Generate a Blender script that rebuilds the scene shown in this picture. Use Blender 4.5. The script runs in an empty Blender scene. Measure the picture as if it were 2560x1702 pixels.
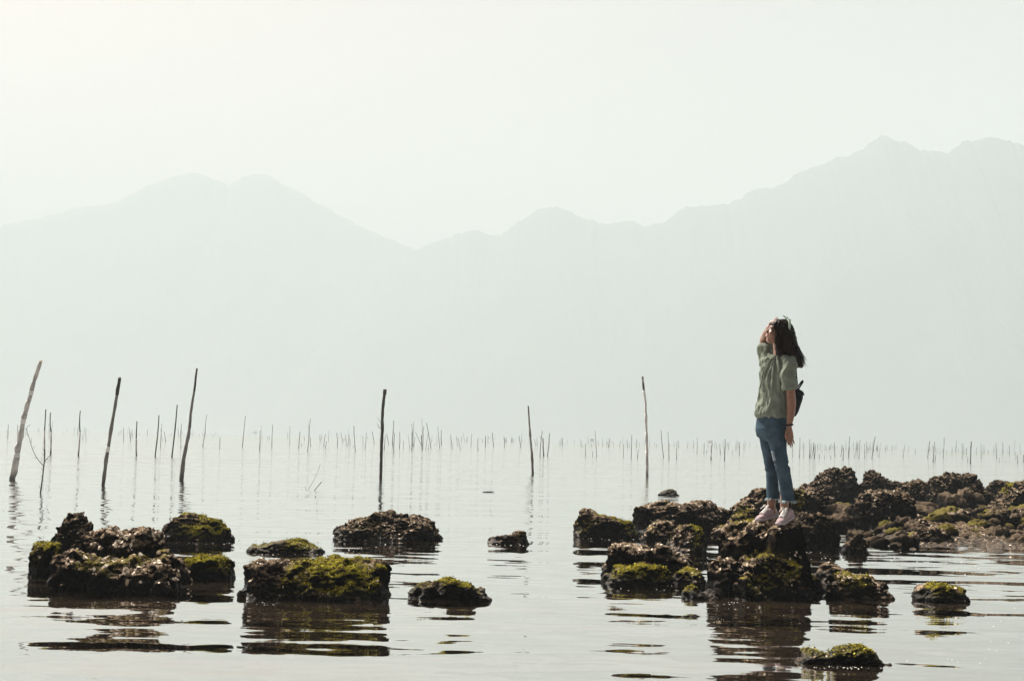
import bpy, bmesh, math, random
import numpy as np
from mathutils import Vector, Matrix, Euler

scene = bpy.context.scene
COL = scene.collection
R = math.radians

# ---------------------------------------------------------------- camera
F_PX = 3556.0                       # focal length in pixels of a 2560 px wide frame
CAM_H = 1.17
ROLL, PITCH = 0.0205, (1096.0 - 851.0) / F_PX
cam_data = bpy.data.cameras.new("camera")
cam_data.sensor_width = 36.0
cam_data.lens = 36.0 * F_PX / 2560.0
cam_data.clip_start = 0.05
cam_data.clip_end = 60000.0
camera = bpy.data.objects.new("camera", cam_data)
COL.objects.link(camera)
cam_rot = Matrix.Rotation(R(90) + PITCH, 3, 'X') @ Matrix.Rotation(ROLL, 3, 'Z')
camera.matrix_world = Matrix.Translation((0, 0, CAM_H)) @ cam_rot.to_4x4()
scene.camera = camera

# ---------------------------------------------------------------- world and sun
SUN_AZ, SUN_EL = R(-40), R(48)      # azimuth from +Y, negative to the left
sun_dir = Vector((math.sin(SUN_AZ) * math.cos(SUN_EL), math.cos(SUN_AZ) * math.cos(SUN_EL), math.sin(SUN_EL)))
world = bpy.data.worlds.new("World")
scene.world = world
world.use_nodes = True
wn = world.node_tree
bg = wn.nodes["Background"]
sky = wn.nodes.new("ShaderNodeTexSky")
sky.sky_type = 'NISHITA'
sky.sun_disc = False
sky.sun_elevation = SUN_EL
sky.sun_rotation = SUN_AZ
sky.air_density = 0.22
sky.dust_density = 1.1
sky.ozone_density = 0.0
warm = wn.nodes.new("ShaderNodeMix")                 # the whole sky a little warmer: dusty spring air
warm.data_type = 'RGBA'
warm.blend_type = 'MULTIPLY'
warm.inputs[0].default_value = 1.0
warm.inputs[7].default_value = (1.5, 1.0, 0.66, 1)
wn.links.new(sky.outputs[0], warm.inputs[6])
wn.links.new(warm.outputs[2], bg.inputs[0])
bg.inputs[1].default_value = 0.05
sun_data = bpy.data.lights.new("sun", 'SUN')
sun_data.energy = 5.0
sun_data.angle = R(0.6)
sun_data.color = (1.0, 0.95, 0.87)
sun = bpy.data.objects.new("sun", sun_data)
sun.rotation_euler = sun_dir.to_track_quat('Z', 'Y').to_euler()
COL.objects.link(sun)

# ---------------------------------------------------------------- exposure and sampling
vs = scene.view_settings
vs.view_transform = 'Standard'
vs.look = 'None'
vs.gamma = 1.0
vs.use_curve_mapping = False
vs.exposure = 2.8
scene.render.engine = 'CYCLES'
cy = scene.cycles
cy.use_denoising = True
cy.max_bounces = 6
cy.diffuse_bounces = 3
cy.glossy_bounces = 2
cy.transmission_bounces = 3
cy.transparent_max_bounces = 8
cy.volume_bounces = 3

# ---------------------------------------------------------------- helpers
CR = np.array(cam_rot)


def ray(px, py):
    """World direction of a photo pixel (2560 x 1702), scaled to 1 m along the lens axis."""
    v = np.array([(px - 1280.0) / F_PX, -(py - 851.0) / F_PX, -1.0])
    return CR @ v


def on_water(px, py, z=0.0):
    d = ray(px, py)
    t = (z - CAM_H) / d[2]
    return np.array([0, 0, CAM_H]) + d * t


def at_y(px, py, y):
    """Point seen at a photo pixel, on the upright plane at distance y."""
    d = ray(px, py)
    return np.array([0, 0, CAM_H]) + d * (y / d[1])


def px_size(y):
    return y / F_PX


def tag(o, label=None, cat=None, group=None, kind=None):
    if label: o["label"] = label
    if cat: o["category"] = cat
    if group: o["group"] = group
    if kind: o["kind"] = kind
    return o


def empty(name, loc=(0, 0, 0)):
    o = bpy.data.objects.new(name, None)
    o.location = loc
    o.empty_display_size = 0.1
    COL.objects.link(o)
    return o


def mesh_np(name, verts, faces, mat=None, parent=None, smooth=True):
    """verts (n,3) array; faces (m,3) or (m,4) array -> linked mesh object."""
    verts = np.asarray(verts, dtype=np.float32)
    faces = np.asarray(faces, dtype=np.int32)
    me = bpy.data.meshes.new(name)
    k = faces.shape[1]
    me.vertices.add(len(verts)); me.vertices.foreach_set("co", verts.ravel())
    me.loops.add(faces.size); me.loops.foreach_set("vertex_index", faces.ravel())
    me.polygons.add(len(faces))
    me.polygons.foreach_set("loop_start", np.arange(0, faces.size, k, dtype=np.int32))
    me.polygons.foreach_set("use_smooth", np.full(len(faces), smooth, dtype=bool))
    me.update(calc_edges=True)
    if mat: me.materials.append(mat)
    o = bpy.data.objects.new(name, me)
    COL.objects.link(o)
    if parent: o.parent = parent
    return o


# -------- vectorised gradient noise
_rng = np.random.RandomState(7)
_perm = _rng.permutation(256)
_perm = np.concatenate([_perm, _perm, _perm])
_grad = _rng.normal(size=(256, 3)); _grad /= np.linalg.norm(_grad, axis=1)[:, None]
_cell = _rng.rand(256, 3)


def noise3(p):
    p = np.asarray(p, dtype=np.float64)
    i = np.floor(p).astype(np.int64); f = p - i
    u = f * f * f * (f * (f * 6 - 15) + 10)
    res = 0.0
    for dx in (0, 1):
        for dy in (0, 1):
            for dz in (0, 1):
                h = _perm[_perm[_perm[(i[:, 0] + dx) & 255] + ((i[:, 1] + dy) & 255)] + ((i[:, 2] + dz) & 255)]
                g = _grad[h]
                d = g[:, 0] * (f[:, 0] - dx) + g[:, 1] * (f[:, 1] - dy) + g[:, 2] * (f[:, 2] - dz)
                w = (u[:, 0] if dx else 1 - u[:, 0]) * (u[:, 1] if dy else 1 - u[:, 1]) * (u[:, 2] if dz else 1 - u[:, 2])
                res = res + d * w
    return res * 1.6


def fbm(p, octaves=4, gain=0.5):
    a, s, r = 1.0, 1.0, 0.0
    for k in range(octaves):
        r = r + a * noise3(np.asarray(p) * s + 17.3 * k)
        a *= gain; s *= 2.03
    return r


def ridged(p, octaves=4, gain=0.5):
    a, s, r = 1.0, 1.0, 0.0
    for k in range(octaves):
        r = r + a * (1 - 2 * np.abs(noise3(np.asarray(p) * s + 9.1 * k)))
        a *= gain; s *= 2.1
    return r


def worley(p):
    """Distance to the nearest cell point (0..~1) and a per-cell random value."""
    p = np.asarray(p, dtype=np.float64)
    i = np.floor(p).astype(np.int64); f = p - i
    best = np.full(len(p), 9.0); val = np.zeros(len(p))
    for dx in (-1, 0, 1):
        for dy in (-1, 0, 1):
            for dz in (-1, 0, 1):
                h = _perm[_perm[_perm[(i[:, 0] + dx) & 255] + ((i[:, 1] + dy) & 255)] + ((i[:, 2] + dz) & 255)]
                c = _cell[h]
                d = (c[:, 0] + dx - f[:, 0]) ** 2 + (c[:, 1] + dy - f[:, 1]) ** 2 + (c[:, 2] + dz - f[:, 2]) ** 2
                m = d < best
                best = np.where(m, d, best); val = np.where(m, c[:, 0], val)
    return np.sqrt(best), val


# -------- materials
class NT:
    """Small wrapper for building node materials."""
    def __init__(self, name):
        self.m = bpy.data.materials.new(name)
        self.m.use_nodes = True
        self.t = self.m.node_tree
        self.b = self.t.nodes["Principled BSDF"]
        self.out = self.t.nodes["Material Output"]

    def n(self, kind, **kw):
        nd = self.t.nodes.new(kind)
        for k, v in kw.items():
            if k in nd.inputs: nd.inputs[k].default_value = v
            else: setattr(nd, k, v)
        return nd

    def l(self, a, b):
        self.t.links.new(a, b)

    def coords(self, scale=(1, 1, 1), kind="Object"):
        tc = self.n("ShaderNodeTexCoord"); mp = self.n("ShaderNodeMapping")
        mp.inputs["Scale"].default_value = scale
        self.l(tc.outputs[kind], mp.inputs["Vector"])
        return mp.outputs["Vector"]

    def noise(self, vec, scale, detail=4.0, rough=0.55, dist=0.0):
        nz = self.n("ShaderNodeTexNoise")
        nz.inputs["Scale"].default_value = scale
        nz.inputs["Detail"].default_value = detail
        nz.inputs["Roughness"].default_value = rough
        nz.inputs["Distortion"].default_value = dist
        self.l(vec, nz.inputs["Vector"])
        return nz

    def ramp(self, fac, stops):
        rp = self.n("ShaderNodeValToRGB")
        el = rp.color_ramp.elements
        while len(el) < len(stops): el.new(0.5)
        for e, (p, c) in zip(el, stops):
            e.position = p
            e.color = (c, c, c, 1) if isinstance(c, (int, float)) else (*c, 1)
        self.l(fac, rp.inputs[0])
        return rp.outputs[0]

    def mix(self, fac, a, b):
        mx = self.n("ShaderNodeMix", data_type='RGBA')
        for sock, v in ((mx.inputs[0], fac), (mx.inputs[6], a), (mx.inputs[7], b)):
            if hasattr(v, "is_linked"): self.l(v, sock)
            elif isinstance(v, (int, float)): sock.default_value = v
            else: sock.default_value = (*v, 1)
        return mx.outputs[2]

    def math(self, op, a, b=None, c=None):
        md = self.n("ShaderNodeMath", operation=op)
        for k, v in enumerate((a, b, c)):
            if v is None: continue
            if hasattr(v, "is_linked"): self.l(v, md.inputs[k])
            else: md.inputs[k].default_value = v
        return md.outputs[0]

    def bump(self, height, dist, strength=1.0, normal=None):
        bp = self.n("ShaderNodeBump")
        bp.inputs["Distance"].default_value = dist
        bp.inputs["Strength"].default_value = strength
        self.l(height, bp.inputs["Height"])
        if normal is not None: self.l(normal, bp.inputs["Normal"])
        return bp.outputs["Normal"]


def plain(name, col, rough=0.7, spec=0.3, var=0.25, scale=30.0, bump=0.0):
    """One colour with grain."""
    t = NT(name)
    v = t.coords()
    nz = t.noise(v, scale, 5)
    dk = tuple(c * (1 - var) for c in col); lt = tuple(min(1, c * (1 + var)) for c in col)
    t.l(t.ramp(nz.outputs["Fac"], [(0.3, dk), (0.7, lt)]), t.b.inputs["Base Color"])
    t.b.inputs["Roughness"].default_value = rough
    t.b.inputs["Specular IOR Level"].default_value = spec
    if bump: t.l(t.bump(nz.outputs["Fac"], bump), t.b.inputs["Normal"])
    return t.m

# ================================================================ setting: water, mountains, haze
def water_material():
    t = NT("sea_water")
    tc = t.n("ShaderNodeTexCoord")

    def slopes(sx, sy, detail, off, rough=0.5):
        mp = t.n("ShaderNodeMapping")
        mp.inputs["Scale"].default_value = (sx, sy, 1)
        mp.inputs["Location"].default_value = (off, off * 1.7, off * 0.3)
        mp.inputs["Rotation"].default_value = (0, 0, R(off * 2.0))
        t.l(tc.outputs["Object"], mp.inputs["Vector"])
        nz = t.noise(mp.outputs["Vector"], 1.0, detail, rough)
        sub = t.n("ShaderNodeVectorMath", operation='SUBTRACT')
        t.l(nz.outputs["Color"], sub.inputs[0])
        sub.inputs[1].default_value = (0.5, 0.5, 0.5)
        return sub.outputs[0]

    def scaled(v, s):
        vm = t.n("ShaderNodeVectorMath", operation='MULTIPLY')
        t.l(v, vm.inputs[0])
        if hasattr(s, "is_linked"): t.l(s, vm.inputs[1])
        else: vm.inputs[1].default_value = s
        return vm.outputs[0]

    def add(a, b):
        vm = t.n("ShaderNodeVectorMath", operation='ADD')
        t.l(a, vm.inputs[0]); t.l(b, vm.inputs[1])
        return vm.outputs[0]

    big = scaled(slopes(0.45, 2.3, 1.0, 1.0), (0.09, 0.22, 0))
    mid = scaled(slopes(1.9, 6.0, 2.0, 2.0), (0.08, 0.24, 0))
    small = scaled(slopes(6.0, 16.0, 1.0, -2.5), (0.05, 0.05, 0))
    # breeze: patches of the water that are calmer or rougher, and rougher further out
    mp = t.n("ShaderNodeMapping"); mp.inputs["Scale"].default_value = (0.10, 0.22, 1)
    t.l(tc.outputs["Object"], mp.inputs["Vector"])
    patch = t.ramp(t.noise(mp.outputs["Vector"], 1.0, 2.0).outputs["Fac"], [(0.35, 0.35), (0.7, 1.0)])
    sep = t.n("ShaderNodeSeparateXYZ"); t.l(tc.outputs["Object"], sep.inputs[0])
    far = t.n("ShaderNodeMapRange"); far.interpolation_type = 'SMOOTHSTEP'; far.inputs[1].default_value = 12; far.inputs[2].default_value = 60
    far.inputs[3].default_value = 0.35; far.inputs[4].default_value = 15.0
    t.l(sep.outputs[1], far.inputs[0])
    k = t.math('MULTIPLY', patch, far.outputs[0])
    comb = t.n("ShaderNodeCombineXYZ")
    for s in comb.inputs: t.l(k, s)
    small = scaled(small, comb.outputs[0])
    # far out, at a grazing view, only the wave faces turned to the shore are seen
    ab = t.n("ShaderNodeVectorMath", operation='ABSOLUTE'); t.l(small, ab.inputs[0])
    sa, sb_ = t.n("ShaderNodeSeparateXYZ"), t.n("ShaderNodeSeparateXYZ")
    t.l(small, sa.inputs[0]); t.l(ab.outputs[0], sb_.inputs[0])
    cs = t.n("ShaderNodeCombineXYZ"); t.l(sa.outputs[0], cs.inputs[0])
    t.l(t.math('MULTIPLY', sb_.outputs[1], -1.0), cs.inputs[1])
    small = cs.outputs[0]
    k2 = t.math('MULTIPLY_ADD', far.outputs[0], 0.12, 0.6)
    comb2 = t.n("ShaderNodeCombineXYZ")
    for s in comb2.inputs: t.l(k2, s)
    mid = scaled(mid, comb2.outputs[0])
    tot = add(add(big, mid), small)
    up = t.n("ShaderNodeCombineXYZ"); up.inputs[2].default_value = 1.0
    nrm = t.n("ShaderNodeVectorMath", operation='NORMALIZE')
    t.l(add(tot, up.outputs[0]), nrm.inputs[0])
    N = nrm.outputs[0]
    # silty body under a strongly mirroring surface
    t.t.nodes.remove(t.b)
    body = t.n("ShaderNodeBsdfDiffuse"); body.inputs["Color"].default_value = (0.026, 0.019, 0.013, 1)
    gl = t.n("ShaderNodeBsdfGlossy"); gl.inputs["Roughness"].default_value = 0.03
    gl.inputs["Color"].default_value = (0.985, 0.966, 0.935, 1)
    t.l(N, gl.inputs["Normal"])
    fr = t.n("ShaderNodeFresnel"); fr.inputs["IOR"].default_value = 1.333
    t.l(N, fr.inputs["Normal"])
    fac = t.math('MINIMUM', t.math('MULTIPLY_ADD', fr.outputs[0], 0.9, 0.42), 1.0)
    mx = t.n("ShaderNodeMixShader")
    t.l(fac, mx.inputs[0]); t.l(body.outputs[0], mx.inputs[1]); t.l(gl.outputs[0], mx.inputs[2])
    t.l(mx.outputs[0], t.out.inputs["Surface"])
    return t.m


W = 9000.0
water = mesh_np("water", [(-W, -60, 0), (W, -60, 0), (W, 9000, 0), (-W, 9000, 0)], [(0, 1, 2, 3)], water_material())
tag(water, kind="structure")


def mountain_material():
    t = NT("forested_slope")
    v = t.coords()
    nz = t.noise(v, 0.02, 8, 0.65)
    t.l(t.ramp(nz.outputs["Fac"], [(0.35, (0.007, 0.014, 0.014)), (0.65, (0.018, 0.026, 0.024))]), t.b.inputs["Base Color"])
    t.b.inputs["Roughness"].default_value = 0.95
    t.b.inputs["Specular IOR Level"].default_value = 0.05
    return t.m


M_MOUNT = mountain_material()


def mountain(name, ridge, label, seed, foot=700.0, back=900.0):
    """ridge: photo pixels of the skyline with their distances; a range with spurs, gullies and a back slope."""
    pts = np.array([at_y(x * 1.0856, y * 1.0856, d) for x, y, d in ridge])
    s = np.concatenate([[0], np.cumsum(np.linalg.norm(np.diff(pts[:, :2], axis=0), axis=1))])
    nu, nv = 1000, 61
    su = np.linspace(0, s[-1], nu)
    X = np.interp(su, s, pts[:, 0]); Y = np.interp(su, s, pts[:, 1]); Z = np.interp(su, s, pts[:, 2])
    Z = Z + 5.0 * fbm(np.stack([su / 45.0, su * 0 + seed, su * 0], 1), 4)
    Z = Z + 3.0 * fbm(np.stack([su / 13.0, su * 0 + seed + 3, su * 0], 1), 3)
    v = np.linspace(-1, 1, nv)                                     # -1 front foot, 0 ridge, 1 back foot
    VV, UU = np.meshgrid(v, np.arange(nu), indexing='ij')
    x, y, z = X[UU], Y[UU], Z[UU]
    prof = np.where(VV < 0, 1 - np.abs(VV) ** 0.8, 1 - VV ** 0.9)
    yy = y + np.where(VV < 0, foot * VV, back * VV)
    P = np.stack([x.ravel() / 260.0, yy.ravel() / 420.0, np.full(x.size, seed)], 1)
    rel = np.clip(1.1 * (1 - np.abs(2 * np.abs(VV) - 0.9) / 0.9), 0, 1).ravel()
    spur = ridged(P, 5, 0.5) - 0.6
    z = (z * prof).ravel() + spur * rel * z.ravel() * 0.05
    z = np.where(np.abs(VV.ravel()) > 0.995, -6.0, z)
    verts = np.stack([x.ravel() + 60 * rel * noise3(P * 1.7 + 5), yy.ravel(), z], 1)
    idx = np.arange(nu * nv).reshape(nv, nu)
    faces = np.stack([idx[:-1, :-1].ravel(), idx[:-1, 1:].ravel(), idx[1:, 1:].ravel(), idx[1:, :-1].ravel()], 1)
    o = mesh_np(name, verts, faces, M_MOUNT)
    return tag(o, kind="structure")


def ridge_d(pts, d0, d1):
    n = len(pts)
    return [(x, y, d0 + (d1 - d0) * k / (n - 1)) for k, (x, y) in enumerate(pts)]


left_ridge = [(-420, 640), (-250, 590), (-100, 545), (0, 523), (60, 510), (130, 492), (180, 478), (240, 472), (270, 465), (300, 447), (340, 428),
              (380, 415), (420, 403), (445, 397), (470, 402), (500, 418), (525, 430), (540, 418), (560, 406), (590, 401), (620, 405), (650, 425),
              (690, 442), (720, 462), (760, 485), (800, 505), (850, 530), (900, 552), (957, 577), (1040, 625), (1120, 690), (1220, 780), (1320, 900)]
right_ridge = [(700, 860), (780, 730), (860, 640), (920, 592), (957, 575), (1000, 560), (1040, 545), (1075, 532), (1090, 530), (1130, 543),
               (1160, 537), (1190, 515), (1230, 490), (1260, 475), (1280, 475), (1310, 488), (1350, 505), (1400, 518), (1440, 510), (1460, 509),
               (1490, 522), (1530, 508), (1560, 488), (1580, 478), (1630, 474), (1680, 468), (1710, 455), (1730, 440), (1760, 432), (1780, 433),
               (1800, 425), (1830, 402), (1860, 393), (1900, 375), (1930, 360), (1960, 353), (1990, 343), (2010, 325), (2030, 311), (2050, 318),
               (2080, 327), (2100, 335), (2120, 345), (2160, 348), (2180, 350), (2200, 340), (2220, 328), (2260, 318), (2300, 321), (2330, 328),
               (2358, 333), (2450, 350), (2600, 400), (2800, 470)]
mountain("mountain", ridge_d(left_ridge, 3500, 3300), "", 3.0)
mountain("mountain", ridge_d(right_ridge, 3100, 2000), "", 11.0)

# closed box of hazy air round the whole place; the sky stays outside it
HAZE_TOP = 660.0
hz = bpy.data.materials.new("hazy_air")
hz.use_nodes = True
hn = hz.node_tree
hn.nodes.remove(hn.nodes["Principled BSDF"])
pv = hn.nodes.new("ShaderNodeVolumePrincipled")
pv.inputs["Color"].default_value = (0.314, 0.354, 0.366, 1)
pv.inputs["Density"].default_value = 0.00085
pv.inputs["Anisotropy"].default_value = 0.0
hn.links.new(pv.outputs[0], hn.nodes["Material Output"].inputs["Volume"])
hx, hy0, hy1, hb, ht = 9200.0, -200.0, 9200.0, -8.0, HAZE_TOP
hv = [(-hx, hy0, hb), (hx, hy0, hb), (hx, hy1, hb), (-hx, hy1, hb), (-hx, hy0, ht), (hx, hy0, ht), (hx, hy1, ht), (-hx, hy1, ht)]
haze = mesh_np("haze", hv, [(0, 3, 2, 1), (4, 5, 6, 7), (0, 1, 5, 4), (1, 2, 6, 5), (2, 3, 7, 6), (3, 0, 4, 7)], hz, smooth=False)
tag(haze, kind="stuff")

# ================================================================ rocks
def rock_material():
    t = NT("oyster_rock")
    v = t.coords()
    at = t.n("ShaderNodeAttribute", attribute_name="cover")          # r: algae, g: pale crust, dimmed on shaded sides, b: wetness
    sep = t.n("ShaderNodeSeparateColor"); t.l(at.outputs["Color"], sep.inputs[0])
    nz = t.noise(v, 26.0, 6, 0.65)
    nf = t.noise(v, 120.0, 4, 0.6)
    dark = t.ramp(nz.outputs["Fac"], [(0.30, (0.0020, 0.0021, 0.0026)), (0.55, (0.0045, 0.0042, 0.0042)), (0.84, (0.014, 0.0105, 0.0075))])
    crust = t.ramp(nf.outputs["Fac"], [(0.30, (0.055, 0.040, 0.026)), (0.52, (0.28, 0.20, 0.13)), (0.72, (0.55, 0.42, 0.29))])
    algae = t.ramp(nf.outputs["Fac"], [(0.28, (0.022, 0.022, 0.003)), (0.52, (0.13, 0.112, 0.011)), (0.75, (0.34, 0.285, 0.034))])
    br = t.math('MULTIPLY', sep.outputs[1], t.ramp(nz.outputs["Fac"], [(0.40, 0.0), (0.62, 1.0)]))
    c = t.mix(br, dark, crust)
    al = t.math('MULTIPLY', sep.outputs[0], t.ramp(t.noise(v, 38.0, 4).outputs["Fac"], [(0.36, 0.0), (0.52, 1.0)]))
    c = t.mix(al, c, algae)
    wet = t.mix(sep.outputs[2], c, t.mix(0.45, c, (0.0, 0.0, 0.0)))
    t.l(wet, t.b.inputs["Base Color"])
    t.l(t.math('MULTIPLY_ADD', sep.outputs[2], -0.5, 0.86), t.b.inputs["Roughness"])
    t.l(t.math('MULTIPLY_ADD', sep.outputs[2], 0.05, 0.0), t.b.inputs["Specular IOR Level"])
    h = t.math('ADD', t.math('MULTIPLY', nz.outputs["Fac"], 1.0), t.math('MULTIPLY', nf.outputs["Fac"], 0.45))
    t.l(t.bump(h, 0.022, 0.9), t.b.inputs["Normal"])
    return t.m


def shell_material():
    t = NT("oyster_shell")
    at = t.n("ShaderNodeAttribute", attribute_name="shade")
    v = t.coords()
    nz = t.noise(v, 90.0, 3)
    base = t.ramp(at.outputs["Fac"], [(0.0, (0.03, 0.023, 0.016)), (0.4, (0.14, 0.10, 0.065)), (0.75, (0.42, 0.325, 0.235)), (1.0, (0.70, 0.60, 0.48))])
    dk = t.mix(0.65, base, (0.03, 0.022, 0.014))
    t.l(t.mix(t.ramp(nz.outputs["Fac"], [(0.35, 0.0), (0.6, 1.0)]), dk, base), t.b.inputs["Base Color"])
    t.b.inputs["Roughness"].default_value = 0.6
    t.b.inputs["Specular IOR Level"].default_value = 0.04
    return t.m


def weed_material():
    t = NT("green_weed")
    at = t.n("ShaderNodeAttribute", attribute_name="shade")
    t.l(t.ramp(at.outputs["Fac"], [(0.0, (0.020, 0.020, 0.003)), (0.5, (0.17, 0.145, 0.013)), (1.0, (0.42, 0.35, 0.045))]), t.b.inputs["Base Color"])
    t.b.inputs["Roughness"].default_value = 0.7
    t.b.inputs["Specular IOR Level"].default_value = 0.05
    return t.m


M_ROCK, M_SHELL, M_WEED = rock_material(), shell_material(), weed_material()


def set_color_attr(me, name, arr):
    a = me.attributes.new(name, 'FLOAT_COLOR', 'POINT')
    full = np.ones((len(me.vertices), 4), dtype=np.float32)
    full[:, :arr.shape[1]] = arr
    a.data.foreach_set("color", full.ravel())


def set_float_attr(me, name, arr):
    a = me.attributes.new(name, 'FLOAT', 'POINT')
    a.data.foreach_set("value", np.asarray(arr, dtype=np.float32))


def sstep(a, b, x):
    t = np.clip((x - a) / (b - a), 0, 1)
    return t * t * (3 - 2 * t)


def lump_from_profile(prof, y0, depth, pw=2.6, bottom=-0.22, nu=40, nv=22, skew=0.0):
    """prof: world (x, z) skyline points. A closed lump lofted along x, with a boxy cross-section in depth."""
    prof = np.array(prof); pw = pw * 1.3
    xs = np.linspace(prof[0, 0], prof[-1, 0], nu)
    zs = np.interp(xs, prof[:, 0], prof[:, 1])
    u = np.linspace(-1, 1, nu)
    dep = 0.5 * depth * np.maximum(1 - np.abs(u) ** 3.2, 0.03) ** 0.5
    th = np.linspace(0, np.pi, nv)
    cx = np.sign(np.cos(th)) * np.abs(np.cos(th)) ** (2 / pw)
    cz = np.abs(np.sin(th)) ** (2 / pw)
    V = []
    for i in range(nu):
        ring = [(xs[i], y0 - dep[i] * 0.86, bottom)]
        for a, b in zip(cx, cz):
            z = bottom * 0.3 + (zs[i] - bottom * 0.3) * b
            ring.append((xs[i], y0 - dep[i] * a + skew * z, z))
        ring.append((xs[i], y0 + dep[i] * 0.86, bottom))
        V.append(ring)
    V = np.array(V); m = V.shape[1]
    sh_ = V.reshape(-1, 3) * np.array([3.2, 0.0, 1.5]) + prof[0, 0] * 5
    V[:, :, 1] += (0.16 * depth * noise3(sh_)).reshape(nu, m) * np.sign(V[:, :, 1] - y0) * -1
    idx = np.arange(nu * m).reshape(nu, m)
    F = []
    for i in range(nu - 1):
        for j in range(m):
            k = (j + 1) % m
            F.append((idx[i, j], idx[i + 1, j], idx[i + 1, k], idx[i, k]))
    verts = [tuple(p) for p in V.reshape(-1, 3)]
    faces = [tuple(int(q) for q in f) for f in F]
    faces.append(tuple(int(q) for q in idx[0])); faces.append(tuple(int(q) for q in idx[-1][::-1]))
    return verts, faces


def lump_ball(c, r, seed=0, n=3):
    """Rounded uneven lump; c centre, r radii."""
    bm = bmesh.new()
    bmesh.ops.create_icosphere(bm, subdivisions=n, radius=1.0)
    v = np.array([p.co[:] for p in bm.verts])
    f = [tuple(q.index for q in fc.verts) for fc in bm.faces]
    bm.free()
    v = np.sign(v) * np.abs(v) ** 0.82
    v = v * (1 + 0.16 * fbm(v * 1.1 + seed * 3.7, 2))[:, None]
    v = v * np.array(r) + np.array(c)
    return [tuple(p) for p in v], f


def remeshed(lumps, voxel):
    me = bpy.data.meshes.new("tmp")
    V, F, off = [], [], 0
    for v, f in lumps:
        V += v; F += [tuple(q + off for q in ff) for ff in f]; off = len(V)
    me.from_pydata(V, [], F); me.update()
    o = bpy.data.objects.new("tmp", me); COL.objects.link(o)
    md = o.modifiers.new("r", 'REMESH'); md.mode = 'VOXEL'; md.voxel_size = voxel; md.use_smooth_shade = True
    dg = bpy.context.evaluated_depsgraph_get(); dg.update()
    ev = o.evaluated_get(dg); m2 = ev.to_mesh()
    n = len(m2.vertices)
    v = np.empty(n * 3, dtype=np.float32); m2.vertices.foreach_get("co", v)
    nl = len(m2.loops); li = np.empty(nl, dtype=np.int32); m2.loops.foreach_get("vertex_index", li)
    assert nl == 4 * len(m2.polygons)
    faces = li.reshape(-1, 4).copy()
    ev.to_mesh_clear()
    bpy.data.objects.remove(o); bpy.data.meshes.remove(me)
    return v.reshape(-1, 3).astype(np.float64), faces


def smooth_verts(v, f, it=2, k=0.5):
    a = np.concatenate([f[:, 0], f[:, 1], f[:, 2], f[:, 3]]); b = np.concatenate([f[:, 1], f[:, 2], f[:, 3], f[:, 0]])
    cnt = np.bincount(a, minlength=len(v)) + np.bincount(b, minlength=len(v))
    for _ in range(it):
        s = np.zeros_like(v)
        for c in range(3):
            s[:, c] = np.bincount(a, v[b, c], len(v)) + np.bincount(b, v[a, c], len(v))
        v = v + k * (s / np.maximum(cnt, 1)[:, None] - v)
    return v


def vnormals(v, f):
    d1 = v[f[:, 2]] - v[f[:, 0]]; d2 = v[f[:, 3]] - v[f[:, 1]]
    fn = np.cross(d1, d2)
    n = np.zeros_like(v)
    for k in range(4):
        for c in range(3):
            n[:, c] += np.bincount(f[:, k], fn[:, c], len(v))
    return n / np.maximum(np.linalg.norm(n, axis=1), 1e-9)[:, None]


_shell_rng = np.random.RandomState(5)


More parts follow.
